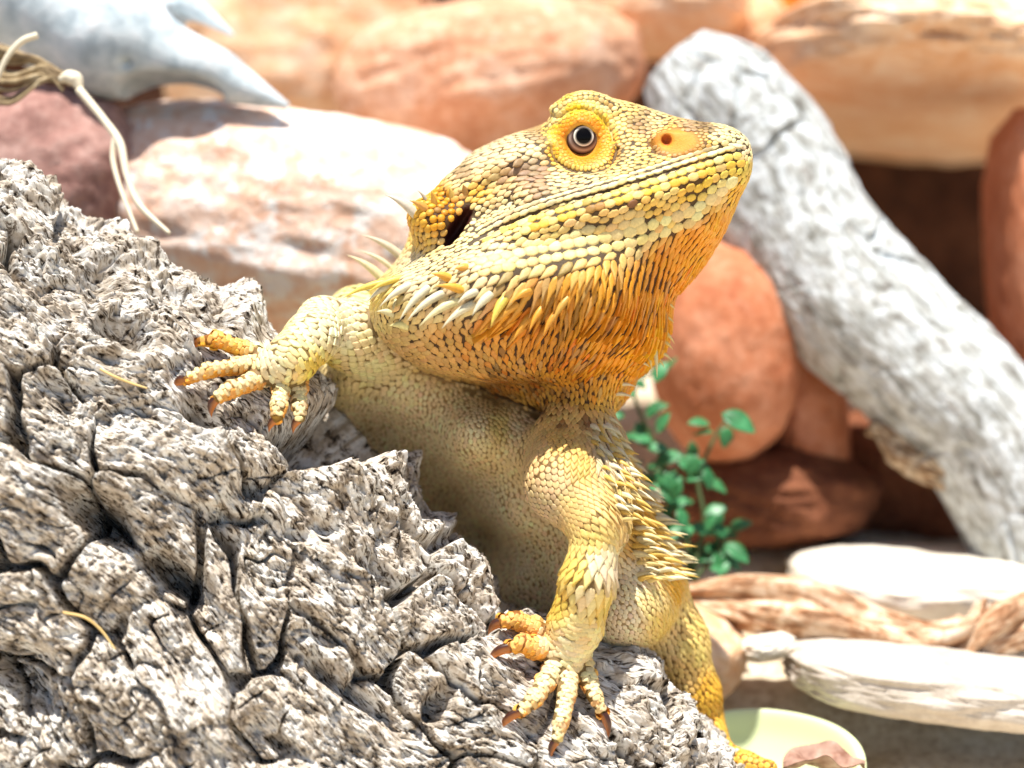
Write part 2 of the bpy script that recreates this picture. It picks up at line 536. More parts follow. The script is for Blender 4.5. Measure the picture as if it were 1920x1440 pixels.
class Nodes:
    def __init__(self, name):
        self.m = bpy.data.materials.new(name); self.m.use_nodes = True
        self.t = self.m.node_tree
        self.b = self.t.nodes['Principled BSDF']
    def new(self, kind, **kw):
        n = self.t.nodes.new(kind)
        for k, v in kw.items():
            if k in n.inputs: n.inputs[k].default_value = v
            else: setattr(n, k, v)
        return n
    def link(self, a, b): self.t.links.new(a, b)
    def coords(self, scale=1.0):
        """object coordinates, in photograph pixels"""
        tc = self.new('ShaderNodeTexCoord'); mp = self.new('ShaderNodeMapping')
        s = scale / UNIT if np.isscalar(scale) else [x / UNIT for x in scale]
        mp.inputs['Scale'].default_value = (s, s, s) if np.isscalar(s) else s
        self.link(tc.outputs['Object'], mp.inputs['Vector'])
        return mp.outputs['Vector']
    def noise(self, vec, scale, detail=4.0, rough=0.55, dist=0.0):
        n = self.new('ShaderNodeTexNoise'); n.inputs['Scale'].default_value = scale
        n.inputs['Detail'].default_value = detail; n.inputs['Roughness'].default_value = rough; n.inputs['Distortion'].default_value = dist
        self.link(vec, n.inputs['Vector'])
        return n.outputs['Fac']
    def ramp(self, fac, stops, interp='LINEAR'):
        n = self.new('ShaderNodeValToRGB'); n.color_ramp.interpolation = interp
        e = n.color_ramp.elements
        while len(e) < len(stops): e.new(0.5)
        for el, (p, c) in zip(e, stops):
            el.position = p
            el.color = (*(lin(c) if isinstance(c, str) else (c, c, c)), 1)
        self.link(fac, n.inputs['Fac'])
        return n.outputs['Color']
    def mix(self, fac, a, b, mode='MIX'):
        n = self.new('ShaderNodeMix'); n.data_type = 'RGBA'; n.blend_type = mode
        for v, i in ((fac, 0), (a, 6), (b, 7)):
            if isinstance(v, (int, float)): n.inputs[i].default_value = v if i == 0 else (v, v, v, 1)
            elif isinstance(v, str): n.inputs[i].default_value = (*lin(v), 1)
            else: self.link(v, n.inputs[i])
        return n.outputs[2]
    def bump(self, h, dist, strength=1.0, prev=None):
        n = self.new('ShaderNodeBump'); n.inputs['Distance'].default_value = dist * UNIT; n.inputs['Strength'].default_value = strength
        self.link(h, n.inputs['Height'])
        if prev is not None: self.link(prev, n.inputs['Normal'])
        return n.outputs['Normal']
    def done(self, color=None, rough=0.6, normal=None, spec=0.4, **kw):
        b = self.b
        if color is not None:
            if isinstance(color, str): b.inputs['Base Color'].default_value = (*lin(color), 1)
            else: self.link(color, b.inputs['Base Color'])
        if isinstance(rough, (int, float)): b.inputs['Roughness'].default_value = rough
        else: self.link(rough, b.inputs['Roughness'])
        b.inputs['Specular IOR Level'].default_value = spec
        if normal is not None: self.link(normal, b.inputs['Normal'])
        for k, v in kw.items(): b.inputs[k].default_value = v
        return self.m

def mat_scales(name, bump=1.6, rough=0.5):
    n = Nodes(name)
    at = n.new('ShaderNodeVertexColor', layer_name='tint')
    v = n.coords()
    f = n.noise(v, 0.22, 3, 0.6)
    col = n.mix(1.0, at.outputs['Color'], n.ramp(f, [(0.3, 0.78), (0.7, 1.0)]), 'MULTIPLY')
    return n.done(col, rough, n.bump(n.noise(v, 0.5, 2, 0.5), bump, 0.5), 0.35, **{'Subsurface Weight': 0.0})

# ------------------------------------------------------------------ the lizard: how its scales lie
# head rows: px, py, direction of the free edge (degrees, 0 = right, 90 = up), length, width, lift, dome, point, colour
HEAD = [
    (1388, 275, 195, 11, 9, .10, .22, 0, 'F3EBD2'), (1345, 250, 195, 12, 10, .10, .22, 0, 'EFE4C0'), (1295, 232, 195, 13, 11, .1, .25, 0, 'C9B795'), (1225, 226, 195, 12, 10, .1, .25, 0, 'E6D9AE'),
    (1255, 264, 190, 6, 6, .0, .10, 0, 'EFA63E'), (1290, 268, 190, 7, 6, .0, .10, 0, 'F0B13F'), (1315, 262, 190, 8, 7, .0, .15, 0, 'F0C848'),
    (1190, 240, 205, 13, 10, .1, .25, 0, 'D9BE84'), (1160, 225, 205, 12, 10, .1, .25, 0, 'E2CF94'), (1185, 285, 205, 11, 8, .1, .25, 0, 'E9DDA2'), (1210, 300, 205, 13, 8, .1, .25, 0, 'E4D08A'),
    (1085, 205, 200, 7, 7, .0, .14, 0, 'F1CE38'), (1125, 225, 260, 7, 7, .0, .14, 0, 'EFD048'), (1045, 240, 200, 7, 7, .0, .14, 0, 'F0CB4A'), (1092, 302, 200, 7, 7, .0, .16, 0, 'EFAE38'),
    (1140, 280, 200, 7, 7, 0, .16, 0, 'F0B540'), (1045, 285, 200, 7, 7, 0, .16, 0, 'EFC050'),
    (1100, 182, 200, 9, 8, .1, .25, 0, 'E4D79C'), (1140, 195, 200, 11, 9, .1, .25, 0, 'E8DDB0'), (1035, 222, 205, 12, 10, .1, .3, 0, 'DDD0A0'),
    (1100, 328, 200, 13, 8, .1, .25, 0, 'EBE0B4'), (1180, 320, 200, 14, 8, .1, .25, 0, 'EAD9A0'), (1040, 345, 200, 16, 10, .12, .28, 0, 'EBE3C2'), (1100, 350, 200, 16, 8, .1, .25, 0, 'D8CBB0'),
    (1000, 285, 205, 15, 12, .15, .28, .1, 'E4DCC0'), (950, 275, 205, 17, 13, .15, .28, .1, 'D9D0B8'), (900, 295, 205, 18, 14, .15, .28, .1, 'DCD4BC'), (860, 335, 210, 18, 14, .15, .28, .2, 'D9CDA8'),
    (985, 325, 205, 21, 15, .18, .3, .2, 'BFA98C'), (935, 340, 205, 19, 14, .18, .3, .2, 'CDB68C'), (900, 365, 210, 15, 11, .18, .3, .2, 'DDB552'), (1015, 330, 205, 20, 14, .15, .3, .1, 'B49C84'),
    (830, 370, 210, 15, 14, .05, .45, 0, 'D2A23C'), (812, 415, 230, 14, 14, .05, .5, 0, 'D3A238'), (790, 400, 210, 15, 14, .1, .45, .2, 'D6AF50'), (835, 395, 230, 13, 13, .05, .5, 0, 'D89F30'), (790, 450, 230, 12, 12, .1, .4, .1, 'D9C078'),
    (905, 395, 215, 12, 9, .1, .25, 0, 'E6DDB8'), (950, 385, 205, 12, 8, .1, .25, 0, 'E9E1C0'), (870, 455, 220, 12, 8, .1, .2, 0, 'ECE4BC'), (900, 430, 215, 12, 9, .1, .2, 0, 'EEE7C4'),
    (1250, 335, 200, 19, 12, .05, .25, 0, 'ECE3C0'), (1350, 300, 200, 17, 13, .05, .25, 0, 'F0D878'), (1378, 318, 220, 15, 13, .05, .28, 0, 'F2D570'), (1320, 345, 205, 20, 17, .05, .3, 0, 'EECB58'),
    (1290, 368, 205, 17, 14, .05, .3, 0, 'EFC860'), (1300, 395, 205, 22, 18, .06, .3, 0, 'EADFB4'), (1345, 362, 215, 21, 18, .05, .3, 0, 'EADFB0'), (1220, 390, 205, 17, 13, .06, .3, 0, 'E9C874'),
    (1200, 425, 205, 23, 18, .08, .3, 0, 'E6DAAE'), (1120, 405, 205, 19, 13, .08, .3, .1, 'DDC68A'), (1100, 455, 208, 23, 19, .1, .3, .15, 'DFD8B8'), (1020, 425, 205, 17, 11, .1, .3, .1, 'DFCB90'), (1000, 465, 208, 22, 16, .12, .3, .2, 'E2D6AC'),
    (960, 430, 208, 16, 11, .1, .3, .1, 'E0CE98'), (930, 470, 212, 18, 13, .12, .3, .2, 'E0D9C0'), (1180, 460, 215, 23, 18, .1, .3, .2, 'DCD2A4'), (1080, 490, 225, 25, 19, .14, .3, .4, 'D9CA90'),
    (1000, 505, 222, 24, 18, .15, .3, .4, 'DDD2A8'), (930, 505, 215, 22, 16, .15, .3, .3, 'DDD3B4'), (880, 490, 212, 18, 13, .12, .3, .2, 'E2DABC'), (830, 490, 205, 15, 10, .1, .25, .1, 'E4DCB8'), (780, 490, 200, 13, 9, .15, .25, .3, 'E2DCC4'),
    (1345, 412, 245, 18, 10, .12, .25, .3, 'EEAE46'), (1375, 370, 245, 16, 10, .08, .25, .2, 'F0BC4C'), (1300, 450, 248, 22, 10, .16, .25, .5, 'E9A034'), (1310, 500, 250, 20, 9, .18, .25, .5, 'EEAA38'), (1240, 490, 246, 25, 12, .18, .25, .6, 'DF9C38'),
    (1190, 520, 244, 27, 13, .2, .28, .7, 'D49A3C'), (1120, 530, 240, 28, 15, .22, .28, .8, 'CFA044'), (1060, 545, 238, 30, 15, .24, .28, .9, 'CC9A42'), (1000, 555, 236, 33, 16, .26, .3, 1., 'CFA250'), (950, 540, 228, 28, 17, .22, .3, .7, 'D9C48C'),
    (1260, 540, 252, 22, 10, .2, .25, .6, 'EBA232'), (1200, 590, 250, 26, 11, .24, .25, .8, 'DB9628'), (1240, 610, 255, 22, 9, .24, .25, .8, 'EFAE2A'), (1240, 655, 262, 20, 8, .28, .25, .9, 'F2BA34'), (1140, 600, 246, 30, 13, .26, .28, 1., 'CC922E'),
    (1070, 610, 242, 33, 14, .28, .28, 1., 'C9922F'), (1000, 610, 240, 34, 14, .28, .28, 1., 'D2902C'), (940, 600, 238, 34, 15, .28, .3, 1., 'DBA440'), (890, 560, 222, 24, 17, .2, .3, .7, 'D9CFB0'), (840, 530, 212, 20, 15, .2, .3, .5, 'DDD4B8'), (780, 530, 206, 17, 13, .2, .3, .5, 'E2DBC4'),
    (820, 585, 225, 20, 16, .15, .3, .4, 'CFC4A4'), (760, 580, 220, 16, 14, .15, .3, .4, 'CFC094'), (720, 545, 205, 18, 11, .25, .3, .8, 'E8DC9C'), (712, 600, 250, 14, 13, .1, .3, .2, 'D9CFA0'),
    (745, 640, 275, 11, 24, .14, .25, 0, 'C2AC82'), (780, 670, 285, 11, 22, .14, .25, 0, 'BFA474'), (830, 630, 280, 15, 17, .16, .3, .3, 'C4A068'), (880, 650, 285, 15, 15, .18, .3, .4, 'C49C5C'), (950, 650, 280, 16, 15, .2, .3, .6, 'C3934A'), (900, 695, 292, 14, 14, .2, .3, .5, 'C2A066'),
    (830, 695, 285, 13, 17, .18, .3, .3, 'C2A470'), (980, 700, 285, 13, 12, .22, .3, .6, 'BE9450'), (1020, 660, 268, 18, 13, .24, .28, .8, 'BD8A3A'), (1080, 670, 260, 19, 11, .24, .28, .8, 'C4882E'), (1140, 660, 256, 20, 10, .24, .25, .8, 'D59628'), (1190, 660, 258, 18, 9, .24, .25, .8, 'E6A62C'),
    (1130, 710, 262, 15, 9, .24, .25, .7, 'D09A38'), (1190, 700, 262, 15, 9, .26, .25, .8, 'E4A834'), (1060, 720, 270, 13, 10, .2, .28, .5, 'C08E40'), (1000, 745, 282, 11, 9, .16, .28, .4, 'BD9648'), (930, 735, 285, 11, 9, .16, .28, .4, 'A27A3C'),
    (1080, 765, 275, 11, 9, .18, .28, .4, 'C7A04A'), (1150, 750, 272, 12, 9, .2, .28, .5, 'D4AE50'), (870, 725, 280, 10, 9, .12, .28, .2, 'B89A60'), (950, 765, 280, 10, 9, .12, .28, .2, 'C0A050'),
]
TORSO = [
    (650, 600, 225, 15, 17, .2, .22, .3, 'EFE6B8'), (690, 560, 215, 16, 12, .25, .25, .7, 'EFE4A0'), (640, 650, 245, 15, 19, .22, .22, .4, 'EFE7BE'), (700, 660, 240, 14, 17, .2, .22, .4, 'E8DDA8'), (680, 700, 235, 16, 16, .24, .22, .6, 'E2D498'),
    (640, 720, 250, 11, 11, .14, .22, .3, 'D8C890'), (760, 710, 250, 9, 10, .1, .22, .2, 'F0DAAA'), (700, 780, 270, 8, 8, .06, .25, .1, 'F0DAAA'), (800, 780, 275, 8.5, 8, .06, .25, .1, 'F0DAAA'), (900, 800, 280, 9, 8.5, .08, .25, .1, 'F0DAAA'),
    (930, 800, 280, 9, 9, .08, .25, .1, 'E6D080'), (980, 800, 285, 10, 9, .1, .25, .2, 'F0DAAA'), (800, 900, 280, 8.5, 8.5, .05, .25, .1, 'F0DAAA'), (900, 950, 285, 9, 9, .05, .25, .1, 'F0DAAA'), (1000, 1030, 290, 10, 10, .05, .25, .1, 'F0DAAA'), (1080, 1090, 290, 10, 10, .05, .25, .1, 'F0DAAA'),
    (1040, 790, 280, 10, 9, .15, .25, .3, 'CDA868'), (1130, 790, 285, 13, 11, .25, .3, .7, 'D3BC7C'), (1180, 860, 320, 17, 12, .3, .3, 1., 'D9B864'), (1215, 950, 325, 18, 13, .3, .3, 1., 'D6AE50'), (1250, 1030, 335, 18, 13, .3, .3, 1., 'D8A93E'), (1200, 1010, 325, 16, 12, .25, .3, .9, 'D2AC54'),
    (1275, 1090, 330, 16, 11, .3, .3, 1., 'DDAF3C'), (1190, 1080, 300, 10, 10, .1, .25, .3, 'E6DCBC'), (1170, 1150, 290, 9, 9, .06, .25, .1, 'E8DEC2'), (1225, 1130, 300, 11, 10, .14, .25, .4, 'DCCB8C'), (1250, 1160, 310, 12, 10, .2, .25, .6, 'DFC46C'),
]
NARM = [
    (1010, 850, 300, 13, 13, .08, .22, .1, 'D9BE84'), (1050, 830, 290, 12.6, 11.8, 0.15, .16, .2, 'D9B96C'), (1040, 900, 300, 11.8, 12.6, 0.12, .16, .1, 'D6C090'), (1020, 960, 310, 11, 12, .06, .22, .1, 'CDBB94'), (1090, 870, 292, 16.0, 14.3, 0.21, .16, .4, 'D8B868'), (1140, 860, 300, 21.0, 12.6, 0.3, .16, .8, 'C9BC9C'), (1150, 930, 290, 21.0, 11.8, 0.33, .16, .8, 'CDB472'),
    (1080, 960, 300, 11.8, 11.8, 0.15, .16, .3, 'D4BA78'), (1110, 1010, 262, 14.3, 13.4, 0.21, .16, .4, 'DCC678'), (1130, 1060, 258, 22.7, 20.2, 0.26, .16, .6, 'D8D0B0'), (1080, 1070, 255, 20.2, 16.8, 0.24, .16, .5, 'E0C866'), (1100, 1120, 255, 21.8, 20.2, 0.26, .16, .6, 'DACFA0'), (1130, 1140, 262, 20.2, 16.8, 0.27, .16, .6, 'DCC468'), (1050, 1130, 250, 15.1, 16.8, 0.22, .16, .4, 'E0C458'),
    (1090, 1180, 250, 10, 27, .16, .14, .2, 'E3D496'), (1060, 1220, 250, 11, 24, .16, .14, .2, 'E6DBB0'), (960, 1170, 200, 9, 12, .15, .25, .1, 'EBAA44'), (985, 1210, 200, 9, 13, .15, .25, .1, 'EBA43A'), (1020, 1285, 240, 9, 27, .16, .14, .2, 'E6D698'), (1055, 1320, 260, 10, 27, .16, .14, .2, 'E8DCA8'), (1110, 1290, 290, 9, 27, .16, .14, .2, 'E8D690'), (1120, 1325, 290, 9, 27, .16, .14, .2, 'E8CC70'), (980, 1330, 240, 10, 24, .16, .14, .2, 'E8D080'),
]
FARM = [
    (640, 620, 240, 14, 18, 0.3, .16, .3, 'EFE8C4'), (690, 660, 240, 14, 17, 0.3, .16, .4, 'E8DDA8'), (590, 620, 225, 11, 26, .16, .14, .3, 'ECE4B8'), (560, 660, 215, 10, 26, .16, .14, .2, 'EBDFA0'), (590, 690, 225, 10, 23, .16, .14, .2, 'E6CE5C'), (510, 685, 205, 10, 23, .16, .14, .2, 'EBE2BC'),
    (430, 645, 170, 8, 20, .16, .14, .1, 'F0B440'), (400, 640, 170, 8, 14, .15, .25, .1, 'F0AC34'), (430, 690, 185, 8, 26, .16, .14, .1, 'EBC86C'), (370, 702, 195, 9, 24, .16, .14, .1, 'ECBC50'), (450, 722, 195, 9, 26, .16, .14, .1, 'EBCC78'), (412, 745, 210, 10, 24, .16, .14, .1, 'ECC458'), (525, 750, 265, 9, 27, .16, .14, .2, 'E8DFA4'), (562, 750, 272, 9, 27, .16, .14, .2, 'E8DFA4'), (522, 784, 270, 14, 20, 0.08, .16, 0, 'EDC848'), (563, 784, 270, 14, 20, 0.08, .16, 0, 'E8DC94'),
]
HIND = [(1240, 1200, 300, 11, 11, .12, .25, .2, 'DCC892'), (1310, 1200, 300, 13, 12, .2, .25, .5, 'E4CE7C'), (1280, 1280, 300, 11, 11, .12, .25, .2, 'DCC078'), (1325, 1300, 290, 12, 11, .2, .25, .5, 'E0B23C'), (1420, 1435, 0, 10, 13, .15, .15, .1, 'E8B44C')]

def scale_fields(V, N, names, D, limbs):
    """flow, length, width, lift, dome, point, colour at each point of the body"""
    px, py = pix(V)
    n = len(V)
    out = np.zeros((n, 6)); col = np.zeros((n, 3)); flow = np.zeros((n, 3))
    W = np.exp(-np.clip(D, -30, 200) / 14.0)
    W /= W.sum(0)
    tables = {'head': HEAD, 'torso': TORSO, 'narm': NARM, 'farm': FARM, 'hind': HIND}
    for gi, g in enumerate(names):
        sel = np.where(W[gi] > 0.02)[0]
        T = tables[g]
        A = np.array([r[:8] for r in T], float)
        Cc = np.array([lin(r[8]) for r in T])
        d2 = (px[sel, None] - A[:, 0]) ** 2 + (py[sel, None] - A[:, 1]) ** 2 + 60.0
        w = d2 ** -2.0
        w /= w.sum(1, keepdims=True)
        w2 = w * W[gi][sel][:, None]
        a = np.radians(A[:, 2])
        flow[sel] += np.stack([w2 @ np.cos(a), np.zeros(len(sel)), w2 @ np.sin(a)], -1)
        out[sel, 1:] += w2 @ A[:, 3:]
        col[sel] += w2 @ Cc
    digits = []
    for g, segs in limbs.items():
        gi = names.index(g)
        sel = np.where(W[gi] > 0.55)[0]
        P = V[sel]
        best = np.full(len(sel), 1e9); dirn = np.zeros((len(sel), 3)); thick = np.full(len(sel), 99.0)
        for a, b, r in segs:
            ba = b - a
            t = np.clip(((P - a) @ ba) / (ba @ ba), 0, 1)
            d = np.linalg.norm(P - a - t[:, None] * ba, axis=1) - r
            m = d < best
            best[m] = d[m]; dirn[m] = ba / np.linalg.norm(ba); thick[m] = r
        flow[sel] = dirn
        dg = sel[thick < 25]
        digits.append(dg)
        out[dg, 1], out[dg, 2], out[dg, 3], out[dg, 4], out[dg, 5] = 9.0, 15.0, .20, .10, 0.0
    flow -= (flow * N).sum(1)[:, None] * N
    flow /= np.linalg.norm(flow, axis=1)[:, None] + 1e-9
    return flow, out, col, np.concatenate(digits)

def ray(bvh, px, py):
    o = np.array([0.0, -FOCUS, 0.0]); d = C(px, py, 0.0) - o
    d /= np.linalg.norm(d)
    hit = bvh.ray_cast(Vector(o), Vector(d))
    return None if hit[0] is None else (np.array(hit[0]), np.array(hit[1]))

def place_scales(V, Q, N, flow, par, col, bvh, rows, cols, limbs, blocked, rng):
    """points for the scales: fixed rows first, the rest scattered and then pushed apart until they pack"""
    L, Wd = par[:, 1].copy(), par[:, 2].copy()
    away = N[:, 1] > 0.45
    L[away] *= 1.7; Wd[away] *= 1.7
    kd = KDTree(len(V))
    for i, v in enumerate(V): kd.insert(v, i)
    kd.balance()
    cell = 24.0
    grid = {}
    P, I, fixed, over = [], [], [], []
    def add(p, i, fx, ov):
        key = (int(p[0] // cell), int(p[1] // cell), int(p[2] // cell))
        grid.setdefault(key, []).append(len(P))
        P.append(p); I.append(i); fixed.append(fx); over.append(ov)
    for poly, l, w, ang, hexes, step in rows:
        pts = catmull(poly, 400)
        s = np.concatenate([[0], np.cumsum(np.hypot(*np.diff(pts, axis=0).T))])
        k = max(2, int(s[-1] / step))
        for q in range(k):
            t = (q + 0.5 + rng.uniform(-.08, .08)) / k * s[-1]
            x, y = np.interp(t, s, pts[:, 0]), np.interp(t, s, pts[:, 1])
            h = ray(bvh, x, y)
            if h is None: continue
            i = kd.find(h[0])[1]
            dx, dy = np.interp(t + 2, s, pts[:, 0]) - np.interp(t - 2, s, pts[:, 0]), np.interp(t + 2, s, pts[:, 1]) - np.interp(t - 2, s, pts[:, 1])
            a = math.atan2(-dy, dx) + math.radians(ang)
            add(tuple(h[0]), i, True, (a, l, w, hexes[q % len(hexes)]))
    B = np.cross(N, flow)
    Vl = V.tolist(); Fl = flow.tolist(); Bl = B.tolist(); Ll = L.tolist(); Wl = Wd.tolist()
    def free(p, i, k):
        x, y, z = p; l, w = Ll[i] * k, Wl[i] * k
        f = Fl[i]; b = Bl[i]
        R = 1 if max(l, w) <= cell else 2
        kx, ky, kz = int(x // cell), int(y // cell), int(z // cell)
        for a in range(kx - R, kx + R + 1):
            for c in range(ky - R, ky + R + 1):
                for e in range(kz - R, kz + R + 1):
                    for j in grid.get((a, c, e), ()):
                        q = P[j]; dx = q[0] - x; dy = q[1] - y; dz = q[2] - z
                        u = (dx * f[0] + dy * f[1] + dz * f[2]) / l
                        v = (dx * b[0] + dy * b[1] + dz * b[2]) / w
                        if u * u + v * v < 1.0 and abs(dx) + abs(dy) + abs(dz) < 60:
                            return False
        return True
    # columns of pointed scales down the throat
    ca, cb, count = cols
    ca = catmull(ca, count); cb = catmull(cb, count)
    for k in range(count):
        x0, y0 = ca[k]; x1, y1 = cb[k]
        ln = math.hypot(x1 - x0, y1 - y0)
        s = 8.0 + (k % 2) * 9 + rng.uniform(-2, 2)
        while s < ln:
            t = s / ln
            bow = 9 * math.sin(math.pi * t)
            h = ray(bvh, x0 + (x1 - x0) * t + bow, y0 + (y1 - y0) * t)
            s += 12
            if h is None: continue
            i = kd.find(h[0])[1]
            if blocked[i]: continue
            s += Ll[i] * .92 - 12
            if not free(tuple(h[0]), i, .55): continue
            a = math.atan2(-(y1 - y0), (x1 - x0))
            add(tuple(h[0]), i, True, (a, None, None, None))
    # rings of scales round arms and fingers
    for g, segs in limbs.items():
        carry, ring = 0.0, 0
        for a, b, r in segs:
            ax = b - a; ln = np.linalg.norm(ax); ax = ax / ln
            e1 = np.cross(ax, [0, 1.0, 0.2]); e1 /= np.linalg.norm(e1); e2 = np.cross(ax, e1)
            s = 2.0
            while s < ln:
                c = a + ax * s
                i0 = kd.find(c - e2 * r * np.sign(e2[1]))[1]
                l, w = Ll[i0], Wl[i0]
                k = max(4, int(round(2 * math.pi * r * 1.03 / w)))
                for q in range(k):
                    an = 2 * math.pi * (q + 0.5 * (ring % 2)) / k
                    d = e1 * math.cos(an) + e2 * math.sin(an)
                    h = bvh.ray_cast(Vector(c), Vector(d), r * 1.7)
                    if h[0] is None: continue
                    p = np.array(h[0]); i = kd.find(p)[1]
                    if blocked[i] or N[i] @ d < .2 or not free(tuple(p), i, .5): continue
                    add(tuple(p), i, True, None)
                ring += 1
                s += l * .86
    keep = rng.random(len(V)) < np.clip(14 * 16 / (L * Wd), 0.15, 1.0)
    keep &= ~blocked
    cand = np.where(keep)[0]
    rng.shuffle(cand)
    for i in cand.tolist():
        if free(Vl[i], i, .82):
            add(tuple(Vl[i]), i, False, None)
    P = np.array(P); I = np.array(I); fixed = np.array(fixed)
    for it in range(7):
        k2 = KDTree(len(P))
        for i, p in enumerate(P): k2.insert(p, i)
        k2.balance()
        nb = np.full((len(P), 9), -1)
        for i, p in enumerate(P):
            r = k2.find_n(p, 9)
            nb[i, :len(r)] = [x[1] for x in r]
        d = P[nb] - P[:, None, :]
        f, b = flow[I], B[I]
        l, w = L[I], Wd[I]
        u = np.einsum('nkc,nc->nk', d, f) / l[:, None]; v = np.einsum('nkc,nc->nk', d, b) / w[:, None]
        r = np.sqrt(u * u + v * v) + 1e-6
        push = np.where((r < 1.12) & (r > 1e-4), (1.12 - r), 0.0)
        mu = -(push * u / r).sum(1) * 0.28 * l; mv = -(push * v / r).sum(1) * 0.28 * w
        mv_ = mu[:, None] * f + mv[:, None] * b
        mv_[fixed] = 0
        P = P + mv_
        for i in np.where(~fixed)[0]:
            I[i] = kd.find(P[i])[1]
        h = ((P - V[I]) * N[I]).sum(1)
        P = P - h[:, None] * N[I]
    ok = fixed | ~blocked[I]
    return P[ok], I[ok], [over[i] for i in np.where(ok)[0]]

# one scale, seen from above: along its length (0 = middle), across, ring height
_S_T = np.array([-.50, -.36, .02, .34, .52, .34, .02, -.36])
_S_B = np.array([0.0, .34, .50, .36, 0.0, -.36, -.50, -.34])

def scale_mesh(P, T, Bn, Nn, L, W, lift, dome, point, fill=1.0):
    """all scales as one surface: 25 points, 16 quads and 8 triangles each"""
    n = len(P)
    t = np.repeat(_S_T[None], n, 0); b = np.repeat(_S_B[None], n, 0)
    t[:, 4] = .54 + .60 * point
    t[:, [3, 5]] = (.36 + .02 * point)[:, None]
    b[:, 3] = .36 - .14 * point; b[:, 5] = -b[:, 3]
    wide = np.clip(W / L - 1.2, 0, 1)
    b[:, [1, 7]] *= 1 + .30 * wide[:, None]; b[:, [3, 5]] *= 1 + .32 * wide[:, None]
    x = t * (L * (1.0 + lift * 1.0))[:, None] * fill; y = b * (W * (1.02 - .12 * point))[:, None] * fill
    up = lift[:, None] * (t + .30) * L[:, None] * 0.60
    dw = (dome * W)[:, None]
    z0 = np.minimum(-0.20 * W[:, None], up - .30 * W[:, None])
    r1 = np.stack([x * .95, y * .93, up + dw * .22], -1)
    r2 = np.stack([x * .62 , y * .55, up * .9 + dw * .62 + 0 * x], -1)
    r0 = np.stack([x, y, z0 + 0 * x], -1)
    ctr = np.stack([0.04 * L, 0 * L, dome * W * .80 + lift * .34 * L * 0.60], -1)[:, None]
    loc = np.concatenate([r0, r1, r2, ctr], 1)
    w = P[:, None] + loc[..., :1] * T[:, None] + loc[..., 1:2] * Bn[:, None] + loc[..., 2:] * Nn[:, None]
    base = (np.arange(n) * 25)[:, None, None]
    i = np.arange(8); j = (i + 1) % 8
    q = np.concatenate([np.stack([i, j, j + 8, i + 8], -1), np.stack([i + 8, j + 8, j + 16, i + 16], -1)])[None] + base
    tr = np.stack([i + 16, j + 16, np.full(8, 24)], -1)[None] + base
    return w.reshape(-1, 3), q.reshape(-1, 4)[:, ::-1], tr.reshape(-1, 3)[:, ::-1]

def spike_mesh(sides=8, rings=7, bend=0.25, tip=0.04):
    """a thorn of unit length along x, bending towards -z"""
    v = []; q = []; t = []
    for r in range(rings):
        s = r / (rings - 1)
        rad = (1 - s) ** 0.85 * (1 + 0.25 * math.sin(s * 3.0)) + tip * (r == rings - 1)
        for k in range(sides):
            a = 2 * math.pi * k / sides
            v.append((s, rad * math.cos(a), rad * math.sin(a), s))
    for r in range(rings - 1):
        for k in range(sides):
            a = r * sides + k; b = r * sides + (k + 1) % sides
            q.append((a, b, b + sides, a + sides))
    c = (rings - 1) * sides
    for k in range(1, sides - 1): t.append((c, c + k, c + k + 1))
    return np.array(v), np.array(q), np.array(t)
_SPV, _SPQ, _SPT = spike_mesh()

def spike(name, base, tip, radius, mat, parent, sag=0.12, flat=1.0, up=None, color=None):
    """a curved thorn or claw from base to tip (lens space)"""
    base = np.asarray(base, float); tip = np.asarray(tip, float)
    ax = tip - base; Ln = np.linalg.norm(ax); ax /= Ln
    up = np.array([0.0, -0.3, 1.0]) if up is None else np.asarray(up, float)
    up = up - (up @ ax) * ax; up /= np.linalg.norm(up)
    sd = np.cross(up, ax)
    s = _SPV[:, 3:4]
    arc = 4 * sag * s * (1 - s) * Ln
    p = base + ax * _SPV[:, :1] * Ln + sd * _SPV[:, 1:2] * radius * flat + up * (_SPV[:, 2:3] * radius + arc)
    c = None if color is None else np.repeat(np.asarray(color)[None], len(p), 0)
    return mesh_obj(name, to_world(p), tris=_SPT, quads=_SPQ, mat=mat, parent=parent, colors=c)
# ------------------------------------------------------------------ the lizard assembled
def groove(V, N, poly, width, depth, dmax=140.0):
    """press a furrow into the side that faces the lens (or raise a ridge with a negative depth)"""
    px, py = pix(V)
    pts = catmull(poly, 120)
    m = (px > pts[:, 0].min() - 4 * width) & (px < pts[:, 0].max() + 4 * width) & (py > pts[:, 1].min() - 4 * width) & (py < pts[:, 1].max() + 4 * width) & (N[:, 1] < -0.05) & (V[:, 1] < dmax)
    idx = np.where(m)[0]
    d = np.full(len(idx), 1e9); tt = np.zeros(len(idx))
    for k in range(len(pts)):
        e = np.hypot(px[idx] - pts[k, 0], py[idx] - pts[k, 1])
        c = e < d
        d[c] = e[c]; tt[c] = k / (len(pts) - 1)
    fade = sstep(0, .06, tt) * sstep(0, .06, 1 - tt)
    V[idx] -= N[idx] * (depth * fade * np.exp(-(d / width) ** 2))[:, None]

